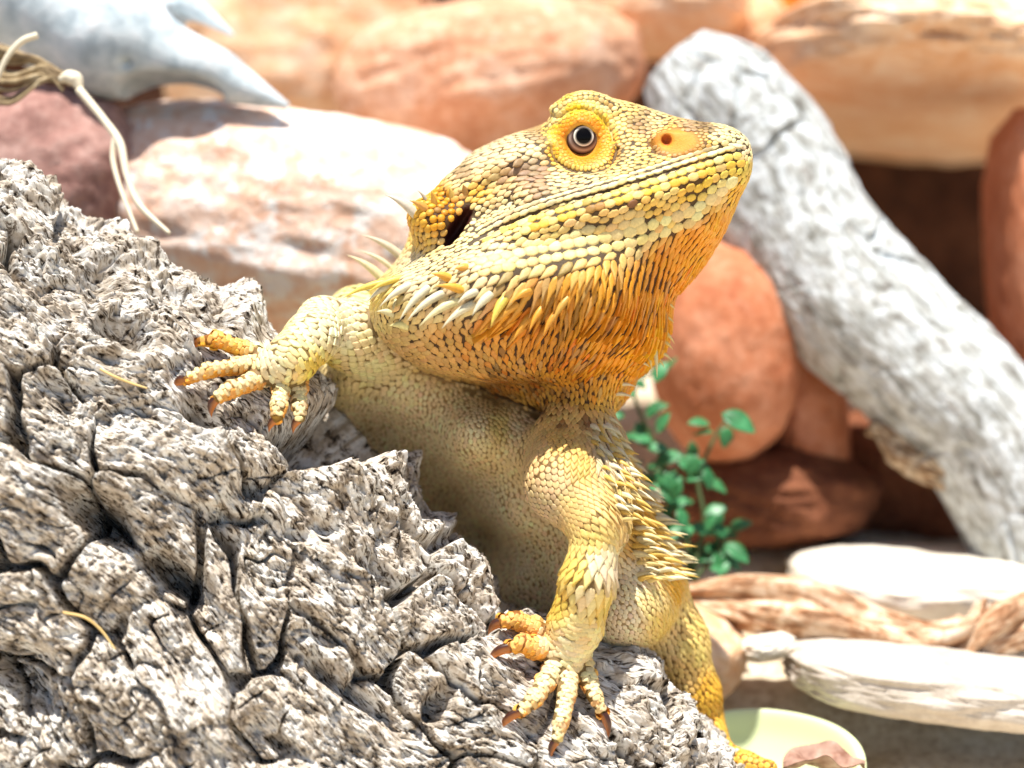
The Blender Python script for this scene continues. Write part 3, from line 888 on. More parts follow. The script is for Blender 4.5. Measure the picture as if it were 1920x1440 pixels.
def build_lizard():
    rng = np.random.default_rng(5)
    B, V, Q, fingers, limbs = build_body(4.0)
    N = vert_normals(V, Q)
    mouth = [(1402, 276), (1350, 290), (1250, 323), (1150, 354), (1050, 383), (960, 416), (890, 452)]
    groove(V, N, mouth, 4.5, 7)
    groove(V, N, [(1392, 262), (1330, 283), (1250, 306), (1170, 330)], 8, 5)
    groove(V, N, [(1032, 268), (1046, 302), (1090, 320), (1140, 308), (1160, 270)], 5, 8)           # below the lid
    groove(V, N, [(1038, 225), (1075, 203), (1115, 208), (1143, 240), (1150, 270)], 4, 7)           # above the lid
    groove(V, N, [(1035, 215), (1060, 190), (1100, 180), (1140, 192), (1160, 215)], 7, -7)          # brow ridge
    groove(V, N, [(1060, 250), (1090, 228), (1120, 246)], 5, -4)
    groove(V, N, [(1230, 290), (1215, 262), (1235, 242), (1290, 240)], 6, 5)
    groove(V, N, [(900, 468), (960, 446), (1060, 414), (1160, 386), (1260, 356), (1340, 322)], 16, -7)
    groove(V, N, [(980, 300), (930, 320), (880, 350), (840, 370)], 14, -10)                          # temple ridge
    groove(V, N, [(965, 372), (920, 392), (885, 412)], 9, 7)
    N = vert_normals(V, Q)
    bvh = BVHTree.FromPolygons(V.tolist(), Q.tolist())
    names, D = B.near(V)
    flow, par, col, digits = scale_fields(V, N, names, D, limbs)
    px, py = pix(V)
    own = np.argmin(D, 0)
    head = own == names.index('head')
    # bare places: inside the eye, ear and nostril, along the mouth line
    front = (N[:, 1] < 0.3) & (V[:, 1] < 150)
    blocked = front & (np.hypot(px - 1091, py - 261) < 36)
    ec, es = math.cos(math.radians(57)), math.sin(math.radians(57))
    eu = (px - 858) * ec - (py - 424) * es; ev = (px - 858) * es + (py - 424) * ec
    in_ear = front & head & ((eu / 46) ** 2 + (ev / 15) ** 2 < 1)
    blocked |= in_ear
    blocked |= front & (((px - 1266) / 44) ** 2 + ((py - 265) / 22) ** 2 < 1)
    mp = catmull(mouth[1:], 200)
    for k in range(0, 200, 2):
        blocked |= front & head & (np.hypot(px - mp[k, 0], py - mp[k, 1]) < 2.4)
    cols = lambda *a: [lin(c) for c in a]
    up = lambda poly, dy: [(x + dy * .35, y + dy) for x, y in poly]
    lip = [(1392, 270), (1350, 283), (1250, 315), (1150, 346), (1050, 375), (960, 407), (895, 440)]
    low = [(1392, 291), (1345, 301), (1250, 333), (1160, 361), (1060, 391), (970, 421), (905, 453)]
    jaw = [(1378, 336), (1345, 366), (1295, 396), (1215, 424), (1130, 446), (1040, 462), (955, 478), (890, 492)]
    pale = cols('EFE6C8', 'ECE2BE', 'F0E9D0')
    rows = [
        (lip, 20, 9, 180, cols('EFE7CC', 'F0E2B4', 'EFE6C4'), 17),
        (up(lip[1:], -9), 19, 8, 180, cols('EDE4C6', 'D9CBB0', 'ECE0BC'), 16),
        (low, 20, 14, 180, cols('F0DA84', 'EFD67C', 'EDE0AC'), 18),
        (up(low[:6], 14), 21, 15, 180, cols('EFD06C', 'ECC55C', 'EAD898'), 18),
        (jaw, 25, 23, 180, cols('EBE2BC', 'ECE1B4', 'E2D6A8'), 23),
        (up(jaw[2:], 20), 24, 20, 185, cols('E6DBA8', 'E2D6A0', 'E8DDB0'), 22),
        ([(1046, 296), (1068, 311), (1095, 316), (1122, 310), (1142, 296)], 10, 8, -90, cols('F2DC8C', 'F0D478'), 7.5),
        ([(1030, 240), (1038, 214), (1060, 193), (1092, 183), (1125, 187), (1150, 202)], 10, 10, 180, cols('E6DCAA', 'D8C68C', 'C9B078'), 10),
    ]
    columns = ([(1386, 345), (1372, 378), (1335, 414), (1285, 436), (1200, 468), (1100, 505), (1010, 530)], [(1290, 540), (1262, 630), (1244, 668), (1190, 700), (1120, 705), (1050, 690), (975, 660)], 40)
    P, I, ov = place_scales(V, Q, N, flow, par, col, bvh, rows, columns, limbs, blocked, rng)
    print('scales', len(P))
    n = len(P)
    T = flow[I].copy(); L, W, lift, dome, point = (par[I, k].copy() for k in range(1, 6)); c = col[I].copy()
    away = N[I, 1] > 0.45
    L[away] *= 1.7; W[away] *= 1.7
    # colours: each scale a little different, brown-grey bars over the crown and cheek, single dark scales
    sx, sy = pix(P)
    hs = own[I] == names.index('head')
    bar = fbm(np.stack([sx / 46, sy / 46, np.full(n, 3.1)], -1), 3, 4)
    crown = hs & (sy < 400 - (sx - 850) * 0.20) & (np.hypot(sx - 1091, sy - 248) > 74) & (sx < 1330)
    k = (sstep(.05, .40, bar) * crown * 0.62)[:, None]
    c = c * (1 - k) + lin('8C7767') * k
    for (a, b, r, h) in [(1105, 386, 9, '6E5648'), (1128, 382, 9, '7A5E50'), (1186, 380, 8, '7C5A40'), (1205, 376, 6, '84624A'), (1045, 392, 11, '9C8058'), (1215, 348, 9, 'C0A284'), (1000, 325, 26, '9B8878'), (945, 335, 16, 'A8906C'), (975, 318, 20, '9A8676'),
                         (1015, 770, 10, '5A3A22'), (1100, 792, 14, '7A5230'), (1052, 796, 9, '7A5230'), (940, 728, 40, '8A6230'), (1000, 722, 26, '8A6230'), (1320, 236, 14, '6C5C50'), (1335, 242, 10, '86745C')]:
        m = np.exp(-(np.hypot(sx - a, sy - b) / r) ** 4)[:, None] * .85
        c = c * (1 - m) + lin(h) * m
    rim = (np.exp(-((np.hypot(sx - 1091, sy - 262) - 38) / 11) ** 2) * hs * (N[I, 1] < 0))[:, None]
    c = c * (1 - rim) + lin('EE9A24') * rim
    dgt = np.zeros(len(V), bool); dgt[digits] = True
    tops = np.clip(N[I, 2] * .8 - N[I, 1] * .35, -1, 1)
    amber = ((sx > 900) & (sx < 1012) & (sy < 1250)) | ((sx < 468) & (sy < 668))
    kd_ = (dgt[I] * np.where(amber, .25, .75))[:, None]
    dc = lin('E9DDB2') * sstep(-.25, .45, tops)[:, None] + lin('E89A30') * (1 - sstep(-.25, .45, tops))[:, None]  # digit scales run from cream facing up to orange facing down
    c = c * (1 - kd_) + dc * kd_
    beard = hs & (sy > 500) & (sx > 860)
    c = np.where((beard & (rng.random(n) < .08))[:, None], c * np.array([1.05, .78, .55]), c)
    c = np.where((beard & (rng.random(n) < .14))[:, None], c * 0.5 + lin('A89474') * 0.5, c)
    c = np.where((beard & (sx < 1180) & (rng.random(n) < .12))[:, None], c * .55, c)
    for i, o in enumerate(ov):
        if o is None: continue
        a = np.array([math.cos(o[0]), 0, math.sin(o[0])])
        a = a - (a @ N[I[i]]) * N[I[i]]
        T[i] = a / np.linalg.norm(a)
        if o[1] is None: continue
        L[i], W[i] = o[1], o[2]; lift[i], dome[i], point[i] = .04, .26, 0
        c[i] = o[3]
    dark = [(1105, 386, 10, '6E5648'), (1128, 382, 10, '7A5E50'), (1186, 380, 9, '7C5A40')]
    for (a, b, r, h) in dark:
        m = np.exp(-(np.hypot(sx - a, sy - b) / r) ** 4)[:, None] * .85
        c = c * (1 - m) + lin(h) * m
    c *= (1 + rng.normal(0, .075, n))[:, None] * (1 + rng.normal(0, .03, (n, 3)))
    g_ = c.mean(1, keepdims=True)
    c = np.where(hs[:, None], (g_ + (c - g_) * 1.06) * np.array([.99, .93, .74]), c)
    c = np.clip(c * np.array([1.06, .965, .90]), .01, .85)
    digit = (own[I] == names.index('narm')) | (own[I] == names.index('farm'))
    L = np.where(digit & (L < 13) & (W > 14), L * .90, L)
    sz = 1 + rng.normal(0, .05, n)
    ang = rng.normal(0, .07, n)
    Bn = np.cross(N[I], T)
    T2 = T * np.cos(ang)[:, None] + Bn * np.sin(ang)[:, None]
    Bn = np.cross(N[I], T2)
    lift = lift * (1 + rng.normal(0, .22, n))
    dome = dome * np.where(hs & (sx < 850) & (sy < 470), .9, .55)
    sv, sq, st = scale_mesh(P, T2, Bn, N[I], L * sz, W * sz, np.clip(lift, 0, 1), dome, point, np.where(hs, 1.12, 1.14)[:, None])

    root = empty('bearded_dragon', to_world(C(1060, 1240, 100)))
    tag(root, 'yellow bearded dragon lizard with spiny orange beard climbing the bark log', 'lizard')
    skin_m = mat_scales('lizard_skin', 2.0, .6)
    scale_m = mat_scales('lizard_scales', 1.2, .48)
    skin_c = col * np.where(head[:, None], np.array([.11, .075, .05]), np.array([.30, .22, .145]))
    tor = own == names.index('torso')
    skin_c[tor] = col[tor] * np.array([.46, .36, .25])
    skin_c[digits] = col[digits] * np.array([.30, .22, .15])
    soft = np.exp(-np.clip(np.hypot(px - 1091, py - 250) - 60, 0, 99) / 6)[:, None] * front[:, None]
    skin_c = skin_c * (1 - soft) + col * .8 * soft
    nose = (np.exp(-(np.hypot((px - 1268) / 1.8, py - 265) / 26) ** 6) * front)[:, None]
    skin_c = skin_c * (1 - nose) + lin('EC9C38') * nose
    hole = (front & (np.hypot((px - 1250) / .9, py - 262) < 11))[:, None]
    skin_c = np.where(hole, lin('B4581A'), skin_c)
    rim = (np.exp(-((np.hypot(px - 1091, py - 262) - 38) / 11) ** 2) * front)[:, None]
    skin_c = skin_c * (1 - rim) + lin('E8921E') * rim
    earm = (in_ear & (V[:, 1] > np.where(True, -88, 0)))[:, None]
    skin_c = np.where(earm, lin('4A1E14'), skin_c)
    mesh_obj('body', to_world(V), quads=Q, mat=skin_m, parent=root, colors=skin_c)
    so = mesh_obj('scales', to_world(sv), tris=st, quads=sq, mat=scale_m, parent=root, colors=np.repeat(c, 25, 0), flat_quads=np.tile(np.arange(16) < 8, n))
    so["kind"] = "stuff"

    # eye
    ec_ = C(1091, 261, -14); R = 41.0
    gaze = np.array([0.05, -1.0, 0.02]); gaze /= np.linalg.norm(gaze)
    nu, nv = 72, 60
    a, b = np.meshgrid(np.linspace(0, 2 * np.pi, nu, endpoint=False), np.linspace(0.0, np.pi, nv), indexing='ij')
    ex = np.cross([0, 0, 1.0], gaze); ex /= np.linalg.norm(ex); ez = np.cross(gaze, ex)
    S = np.cos(b)[..., None] * gaze + np.sin(b)[..., None] * (np.cos(a)[..., None] * ex + np.sin(a)[..., None] * ez)
    Rv = R * (1 + 0.07 * np.exp(-(b / .55) ** 2))[..., None]
    ev_ = (ec_ + S * Rv).reshape(-1, 3)
    i, j = np.meshgrid(np.arange(nu), np.arange(nv - 1), indexing='ij')
    f = lambda i, j: (i % nu) * nv + j
    eq = np.stack([f(i, j), f(i, j + 1), f(i + 1, j + 1), f(i + 1, j)], -1).reshape(-1, 4)[:, ::-1]
    rr = (np.sin(b) * R * 1.05 * .86).ravel(); rr[b.ravel() > 1.57] = 99
    stops = [(0, '0A0808'), (13.2, '0A0808'), (14.0, 'E9E2D4'), (16.0, 'EDE6D8'), (16.9, '2C1E1A'), (18.6, '5B463E'), (20.5, '7D6A62'), (23.0, 'B09C90'), (25.5, '6E5850'), (28.0, '3A2620'), (33, '2A1814'), (99, '2A1814')]
    xs = [s[0] for s in stops]; cs = np.array([lin(s[1]) for s in stops])
    ecol = np.stack([np.interp(rr, xs, cs[:, q]) for q in range(3)], -1)
    en = Nodes('lizard_eye'); at = en.new('ShaderNodeVertexColor', layer_name='tint')
    en.done(at.outputs['Color'], 0.16, None, 0.12)
    mesh_obj('eyeball', to_world(ev_), quads=eq, mat=en.m, parent=root, colors=ecol)

    # thorns: base px, py -> tip px, py, how far the tip stands off, radius, colour
    WH, YL, OR = 'E2D9B8', 'EBCF60', 'E3A23C'
    th = [(804, 538, 749, 601, 22, 8, WH), (830, 550, 763, 602, 24, 8, WH), (858, 564, 786, 612, 26, 8.5, 'E8DCA8'), (889, 570, 828, 616, 22, 8, WH), (893, 547, 858, 568, 18, 8, WH), (921, 552, 885, 592, 22, 8.5, WH),
          (947, 560, 920, 613, 22, 8.5, YL), (970, 572, 924, 612, 24, 8.5, OR), (994, 545, 960, 567, 18, 8, OR), (769, 533, 712, 575, 24, 7.5, WH), (737, 530, 688, 566, 20, 7, WH), (731, 527, 643, 559, 16, 7.5, YL), (752, 520, 690, 548, 22, 6.5, YL),
          (842, 522, 808, 513, 16, 8, 'EDB048'), (866, 545, 816, 536, 20, 8, 'EDAE40'), (874, 501, 852, 504, 14, 8, 'E8AE50'), (739, 470, 676, 440, 8, 9, 'D8CBB0'), (707, 512, 650, 478, 6, 9, 'E2D4A8'), (720, 490, 672, 470, 10, 6, WH), (778, 402, 722, 365, 8, 10, 'D3C8B4'),
          (798, 391, 768, 376, 14, 8, 'DCA04C'), (815, 384, 808, 358, 14, 7, 'D09A40'), (800, 376, 782, 356, 4, 4, 'BDB09A'), (846, 372, 842, 352, 12, 7, 'D8B45C'), (872, 362, 868, 346, 12, 7, 'B98A48'), (762, 613, 730, 611, 14, 8, 'E6DC98'), (735, 590, 706, 584, 14, 7, 'D9CFA0'),
          (742, 560, 736, 585, 12, 4, 'CFC08C'), (1000, 590, 962, 640, 22, 7.5, OR), (1020, 575, 992, 622, 20, 7, OR), (985, 612, 950, 652, 20, 6.5, OR), (1045, 585, 1018, 632, 18, 7, 'D89838'), (1065, 560, 1036, 604, 18, 7, 'CFA048'), (1028, 610, 1000, 656, 18, 6.5, 'D89030'),
          (1230, 655, 1232, 708, 6, 4.5, 'F0E2A8'), (1240, 662, 1262, 678, 4, 4, 'F0E2A8'), (1248, 622, 1265, 645, 4, 3.6, 'F2DC90'), (1200, 680, 1218, 688, 6, 4, 'EFE0A8'), (1166, 722, 1192, 725, 6, 4, 'EFE4BC'), (1156, 740, 1190, 746, 6, 4.4, 'EFE4BC'), (1143, 783, 1165, 800, 8, 5, 'E6D8A8'),
          (1252, 594, 1264, 606, 3, 3, 'F2DC90'), (1255, 570, 1266, 580, 3, 3, 'F2DC90'), (1218, 668, 1222, 694, 6, 3.6, 'F2DC90'), (1246, 640, 1262, 656, 4, 3.6, 'F2DC90'), (1236, 672, 1246, 690, 6, 3.4, 'F2DC90')]
    # fringe of thorns down the flank
    side = catmull([(1140, 790), (1172, 845), (1202, 910), (1232, 978), (1256, 1035), (1268, 1085)], 100)
    for col_i, (inset, cnt, ln) in enumerate([(2, 30, 44), (14, 28, 42), (28, 25, 38), (44, 22, 34), (60, 18, 28)]):
        for q in range(cnt):
            t = (q + 0.5 + 0.35 * (col_i % 2) + rng.uniform(-.25, .25)) / cnt
            x, y = (side[int(np.clip(t, 0, .999) * 100)])
            x -= inset * (1 if col_i else 1) * (0.7 + .5 * t) + rng.uniform(-4, 4); y += rng.uniform(-5, 5) + inset * .15
            an = math.radians(-42 + 44 * t + rng.normal(0, 8)); l = .92 * ln * rng.uniform(.72, 1.2) * (0.62 + .55 * min(1, t * 1.6))
            th.append((x, y, x + l * math.cos(an), y - l * math.sin(an), 10 + inset * .35, rng.uniform(5.0, 7.0), ['EADCAC', 'E8D08C', 'E2BC60', 'EBE0B8'][rng.integers(4)]))
    thorn_m = mat_scales('thorn', .6, .4)
    for (x0, y0, x1, y1, off, r, h) in th:
        hit = ray(bvh, x0, y0)
        if hit is None:
            j = np.argmin((px - x0) ** 2 + (py - y0) ** 2 + 400 * (N[:, 1] > .2)); p, nn = V[j], N[j]
        else:
            p, nn = hit
        tipp = C(x1, y1, p[1] - off * 0.8)
        spike('spine', p - nn * 3, tipp, r * (1.1 if x0 < 1100 and y0 > 495 and y0 < 625 else 1.0), thorn_m, root, sag=.07, color=lin(h) * .92)

    # claws
    claw_m = Nodes('claw'); at = claw_m.new('ShaderNodeVertexColor', layer_name='tint')
    claw_m.done(at.outputs['Color'], .32, None, .5, **{'Coat Weight': .2})
    tips = [(362, 652), (328, 726), (399, 776), (507, 806), (552, 808), (920, 1186), (920, 1242), (942, 1370), (1036, 1416), (1137, 1377)]
    rads = [11, 11, 11, 9, 9, 12, 12, 11, 10, 11]
    for pts, (tx, ty), r in zip(fingers, tips, rads):
        b0 = pts[-1]; inner = pts[-2]
        dr = (b0 - inner) / np.linalg.norm(b0 - inner)
        tp = C(tx, ty, b0[1] + 4)
        tp = b0 + (tp - b0) * 1.22
        o = spike('claw', b0 + dr * 1, tp, r, claw_m.m, root, sag=.16, flat=.7, color=lin('9A5418'))
        ca = o.data.color_attributes['tint']
        z = _SPV[:, 2] / (np.abs(_SPV[:, 2]).max())
        k = sstep(-.5, .7, z)[:, None]
        cc = np.ones((len(z), 4), np.float32); cc[:, :3] = lin('C8741C') * (1 - k) + lin('3E1F12') * k
        ca.data.foreach_set('color', cc.ravel())
    return V, Q, N, bvh
# ------------------------------------------------------------------ bark relief and bark material
def terrace(x, edge=.22):
    i = np.floor(x)
    return i + sstep(.5 - edge, .5 + edge, x - i)

def bark_relief(u, v, seed=0, k=1.0):
    """height of the bark over its mean skin; u along the grain, v across (pixels)"""
    z = np.zeros_like(u)
    N3 = lambda a, b, s, c=0.0: vnoise(np.stack([a, b, z + c], -1), seed + s)
    F3 = lambda a, b, o, s, c=0.0: fbm(np.stack([a, b, z + c], -1), o, seed + s)
    wu = F3(u / 170, v / 170, 3, 1) * 60; wv = F3(u / 170, v / 170, 3, 2, 9.3) * 45
    U, W = u + wu, v + wv
    f1, f2, h, ou, ov = voronoi2((U + .3 * W) / 210, (W - .15 * U) / 130, seed + 3)
    open_ = sstep(-.1, .3, F3(U / 240, W / 240, 2, 4, 5))
    out = -100 * (1 - sstep(0.025, .105, f2 - f1)) * open_ + 26 * (h - .5) + 24 * (ou * np.cos(h * 40) + ov * np.sin(h * 40))
    out += 15 * (terrace(F3(U / 190, W / 120, 2, 5) * 3.4, .30))
    out += 7.5 * (terrace(F3((U + .4 * W) / 66, (W - .2 * U) / 34, 2, 6) * 3.0, .30))
    out += 4.2 * (terrace(F3((U + .4 * W) / 25, (W - .2 * U) / 12, 3, 7) * 3.0, .2))
    cr = N3((U + .5 * W) / 62, W / 34, 8)
    out -= 30 * np.exp(-(cr / .07) ** 2) * sstep(0, .4, N3(U / 90, W / 90, 9))
    cr = N3((U - .3 * W) / 26, (W + .3 * U) / 13, 10)
    out -= 8 * np.exp(-(cr / .09) ** 2) * sstep(-.1, .3, N3(U / 50, W / 50, 11))
    out -= 8.0 * np.abs(N3(U / 30 + 2 * wu / 90, (W + .3 * U) / 6.5, 12)) - 2
    out += 4.0 * F3(U / 11, (W + .3 * U) / 4.2, 2, 13)
    pit = N3(U / 17, W / 11, 15, 4)
    out -= 16 * sstep(.45, .75, pit) * sstep(-.2, .3, N3(U / 70, W / 70, 16))
    return out * k

def mat_bark(name, dark='1C1612', mid='857A6E', light='DED9D0', pale='F2EEE8', warm='CDBEAA', fine=1.0):
    n = Nodes(name)
    at = n.new('ShaderNodeAttribute', attribute_name='grain', attribute_type='GEOMETRY')
    mp = n.new('ShaderNodeMapping'); mp.inputs['Scale'].default_value = (0.042 * fine, 0.20 * fine, 0.03 * fine)
    mp.inputs['Rotation'].default_value = (0, 0, .2)
    n.link(at.outputs['Vector'], mp.inputs['Vector'])
    g = n.noise(mp.outputs['Vector'], 1.0, 6, .68, .6)
    mp2 = n.new('ShaderNodeMapping'); mp2.inputs['Scale'].default_value = (0.02, 0.03, .02)
    n.link(at.outputs['Vector'], mp2.inputs['Vector'])
    big = n.noise(mp2.outputs['Vector'], 1.0, 5, .6, .4)
    base = n.ramp(g, [(.36, dark), (.43, mid), (.495, light), (.61, pale)])
    tone = n.ramp(big, [(.32, '8E7E6E'), (.44, warm), (.56, 'FFFFFF'), (.75, 'E4EAEC')])
    col = n.mix(.75, base, tone, 'MULTIPLY')
    bmp = n.bump(g, 5.0, .9)
    return n.done(col, .9, bmp, .12)

def set_grain(o, u, v, w=None):
    a = o.data.attributes.new('grain', 'FLOAT_VECTOR', 'POINT')
    d = np.zeros((len(o.data.vertices), 3), np.float32)
    d[:, 0] = np.ravel(u); d[:, 1] = np.ravel(v)
    if w is not None: d[:, 2] = np.ravel(w)
    a.data.foreach_set('vector', d.ravel())

def build_log(fingers_px):
    nu, nf, nb = 1040, 720, 60
    us = np.linspace(0, _cl[-1], nu)
    th = np.concatenate([np.linspace(-.55, 2.15, nf), np.linspace(2.15, 2 * np.pi - .55, nb + 2)[1:-1]])
    nv = len(th)
    U, T = np.meshgrid(us, th, indexing='ij')
    P = log_point(U, T)
    du = np.gradient(P, axis=0); dv = np.gradient(P, axis=1)
    Nn = np.cross(du, dv); Nn /= np.linalg.norm(Nn, axis=-1, keepdims=True) + 1e-9
    ctr = log_point(U, np.zeros_like(T)) + LOG_RV * LOG_N
    sgn = np.sign(((P - ctr) * Nn).sum(-1).mean())
    Nn *= sgn
    arc = np.concatenate([[0], np.cumsum(np.linalg.norm(np.diff(P[nu // 2], axis=0), axis=1))])
    Vv = np.repeat(arc[None], nu, 0)
    H = bark_relief(U, Vv, 2)
    px, py = pix(P)
    # lumps and hollows of this log: px, py, radius along, radius across, height
    for (a, b, ra, rb, h) in [(475, 545, 62, 48, 78), (440, 840, 80, 55, 45), (665, 915, 95, 70, 55), (150, 1085, 80, 55, 45), (60, 940, 80, 60, 55), (45, 1150, 90, 60, 45), (250, 880, 90, 70, 30), (860, 1070, 70, 45, 28), (1190, 1250, 45, 30, 28),
                              (60, 330, 70, 40, 35), (250, 440, 80, 40, 22), (880, 1290, 90, 60, 30), (1250, 1340, 90, 40, 20), (700, 1330, 120, 60, 30), (330, 1390, 160, 90, 50), (200, 1260, 130, 70, 35),
                              (585, 815, 62, 46, -190), (645, 805, 62, 50, -200), (705, 805, 60, 40, -170), (790, 930, 60, 36, -70), (185, 965, 70, 38, -180), (335, 1085, 66, 28, -180), (230, 620, 52, 28, -110), (385, 778, 46, 26, -110), (395, 690, 26, 18, -40), (470, 915, 24, 18, -60),
                              (190, 505, 36, 30, -45), (40, 1290, 70, 40, -80), (560, 1000, 30, 16, -40), (610, 990, 26, 14, -40), (820, 1320, 20, 42, -90), (650, 1290, 100, 20, -90), (500, 1400, 70, 50, -70), (60, 1235, 50, 28, -60), (700, 1070, 70, 16, -35), (380, 1170, 40, 30, -50), (120, 745, 60, 24, -45), (960, 1120, 30, 22, -30)]:
        c, s = math.cos(math.radians(35)), math.sin(math.radians(35))
        q = ((px - a) * c + (py - b) * s) / ra; r = (-(px - a) * s + (py - b) * c) / rb
        front = (T > -.3) & (T < 2.1)
        H += h * np.exp(-np.minimum((q * q + r * r) ** 1.5, 40)) * front
    # smoother where the feet hold on
    hold = np.zeros_like(H)
    for (a, b, r) in fingers_px:
        hold = np.maximum(hold, np.exp(-(np.hypot(px - a, py - b) / (r * 1.35)) ** 4))
    hold *= (T > -.3) & (T < 2.1)
    big = np.clip(H, -1e9, 6)
    H = H * (1 - hold) + (np.clip(H * .35, -24, -2)) * hold
    P = P + Nn * H[..., None]
    i = np.arange(nu - 1)[:, None] * nv + np.arange(nv)[None]
    j = np.arange(nu - 1)[:, None] * nv + (np.arange(nv)[None] + 1) % nv
    q = np.stack([i, i + nv, j + nv, j], -1).reshape(-1, 4)
    if sgn < 0: q = q[:, ::-1]
    V = P.reshape(-1, 3)
    n0 = len(V)
    V = np.concatenate([V, P[0].mean(0)[None], P[-1].mean(0)[None]])
    k = np.arange(nv); k2 = (k + 1) % nv
    caps = np.concatenate([np.stack([np.full(nv, n0), k, k2], -1), np.stack([np.full(nv, n0 + 1), (nu - 1) * nv + k2, (nu - 1) * nv + k], -1)])
    o = mesh_obj('bark_log', to_world(V), tris=caps, quads=q, mat=mat_bark('cork_bark'))
    set_grain(o, np.concatenate([U.ravel(), [0, 0]]), np.concatenate([Vv.ravel(), [0, 0]]), np.concatenate([H.ravel(), [0, 0]]))
    tag(o, 'rugged grey cork bark log with deep black cracks under the lizard', 'log')
    return o
# ------------------------------------------------------------------ the enclosure behind
def bank(x, d):
    """height of the ground over z = 0 (pixels): level in front, a bank towards the rocks"""
    return 85 * sstep(180, 400, d) + 165 * sstep(480, 1050, d) + 60 * sstep(1200, 2600, d)

def build_ground():
    n = Nodes('sand')
    v = n.coords()
    g = n.noise(v, .05, 6, .65); b = n.noise(v, .004, 4, .5)
    col = n.mix(.6, n.ramp(g, [(.3, 'B4A088'), (.5, 'DCD0BA'), (.7, 'EEE6D6')]), n.ramp(b, [(.35, 'D8C4A8'), (.6, 'FFFFFF')]), 'MULTIPLY')
    m = n.done(col, .9, n.bump(g, 6, .7), .1)
    xs = np.concatenate([np.linspace(-16000, -2600, 20), np.linspace(-2500, 2500, 160), np.linspace(2600, 16000, 20)])
    ys = np.concatenate([np.linspace(-9000, -700, 16), np.linspace(-600, 3200, 150), np.linspace(3400, 16000, 20)])
    X, Y = np.meshgrid(xs, ys, indexing='ij')
    Z = bank(X, Y) + 16 * fbm(np.stack([X / 170, Y / 170, 0 * X], -1), 4, 7) + 5 * fbm(np.stack([X / 30, Y / 30, 0 * X], -1), 2, 9)
    W = np.stack([X * UNIT, (Y + FOCUS) * UNIT, Z * UNIT], -1)
    nx, ny = X.shape
    i = (np.arange(nx - 1)[:, None] * ny + np.arange(ny - 1)[None])
    q = np.stack([i, i + ny, i + ny + 1, i + 1], -1).reshape(-1, 4)
    tag(mesh_obj('ground', W.reshape(-1, 3), quads=q, mat=m), 'pale sandy floor of the enclosure', None, None, 'structure')

def mat_rock(name, c0, c1, c2, size=1.0, rough=.85, bump=10.0, spots=None):
    n = Nodes(name)
    v = n.coords()
    a = n.noise(v, .006 * size, 6, .62, .3); b = n.noise(v, .035 * size, 5, .65)
    col = n.mix(.45, n.ramp(a, [(.32, c0), (.5, c1), (.68, c2)]), n.ramp(b, [(.3, c0), (.5, c1), (.66, c2)]))
    if spots:
        col = n.mix(n.ramp(n.noise(v, .02 * size, 4, .6), [(.52, 0.0), (.62, 1.0)]), col, spots)
    return n.done(col, rough, n.bump(b, bump, .7), .25)

def rock(name, px, py, d, rx, rz, rd, mat, label, deg=0, amp=.10, seed=0, sq=2.4, group=None, cat='rock', freq=2.0, nu=110, nv=70):
    """a boulder: a rounded block with lumps; half sizes in pixels as seen"""
    s = (FOCUS + d) / FOCUS
    a, b = np.meshgrid(np.linspace(0, 2 * np.pi, nu, endpoint=False), np.linspace(0, np.pi, nv), indexing='ij')
    S = np.stack([np.cos(a) * np.sin(b), np.sin(a) * np.sin(b), np.cos(b)], -1)
    k = (np.abs(S) ** sq).sum(-1) ** (-1 / sq)
    k = k * (1 + amp * fbm(S * freq + seed * 7.7, 4, seed) + amp * .35 * fbm(S * freq * 4 + seed, 3, seed + 3))
    L = S * k[..., None] * np.array([rx * s, rd, rz * s])
    A = rot_px(deg)
    P = C(px, py, d) + L[..., :1] * A[0] + L[..., 1:2] * A[1] + L[..., 2:] * A[2]
    f = lambda i, j: (i % nu) * nv + j
    i, j = np.meshgrid(np.arange(nu), np.arange(nv - 1), indexing='ij')
    q = np.stack([f(i, j), f(i, j + 1), f(i + 1, j + 1), f(i + 1, j)], -1).reshape(-1, 4)
    o = mesh_obj(name, to_world(P.reshape(-1, 3)), quads=q, mat=mat)
    return tag(o, label, cat, group)

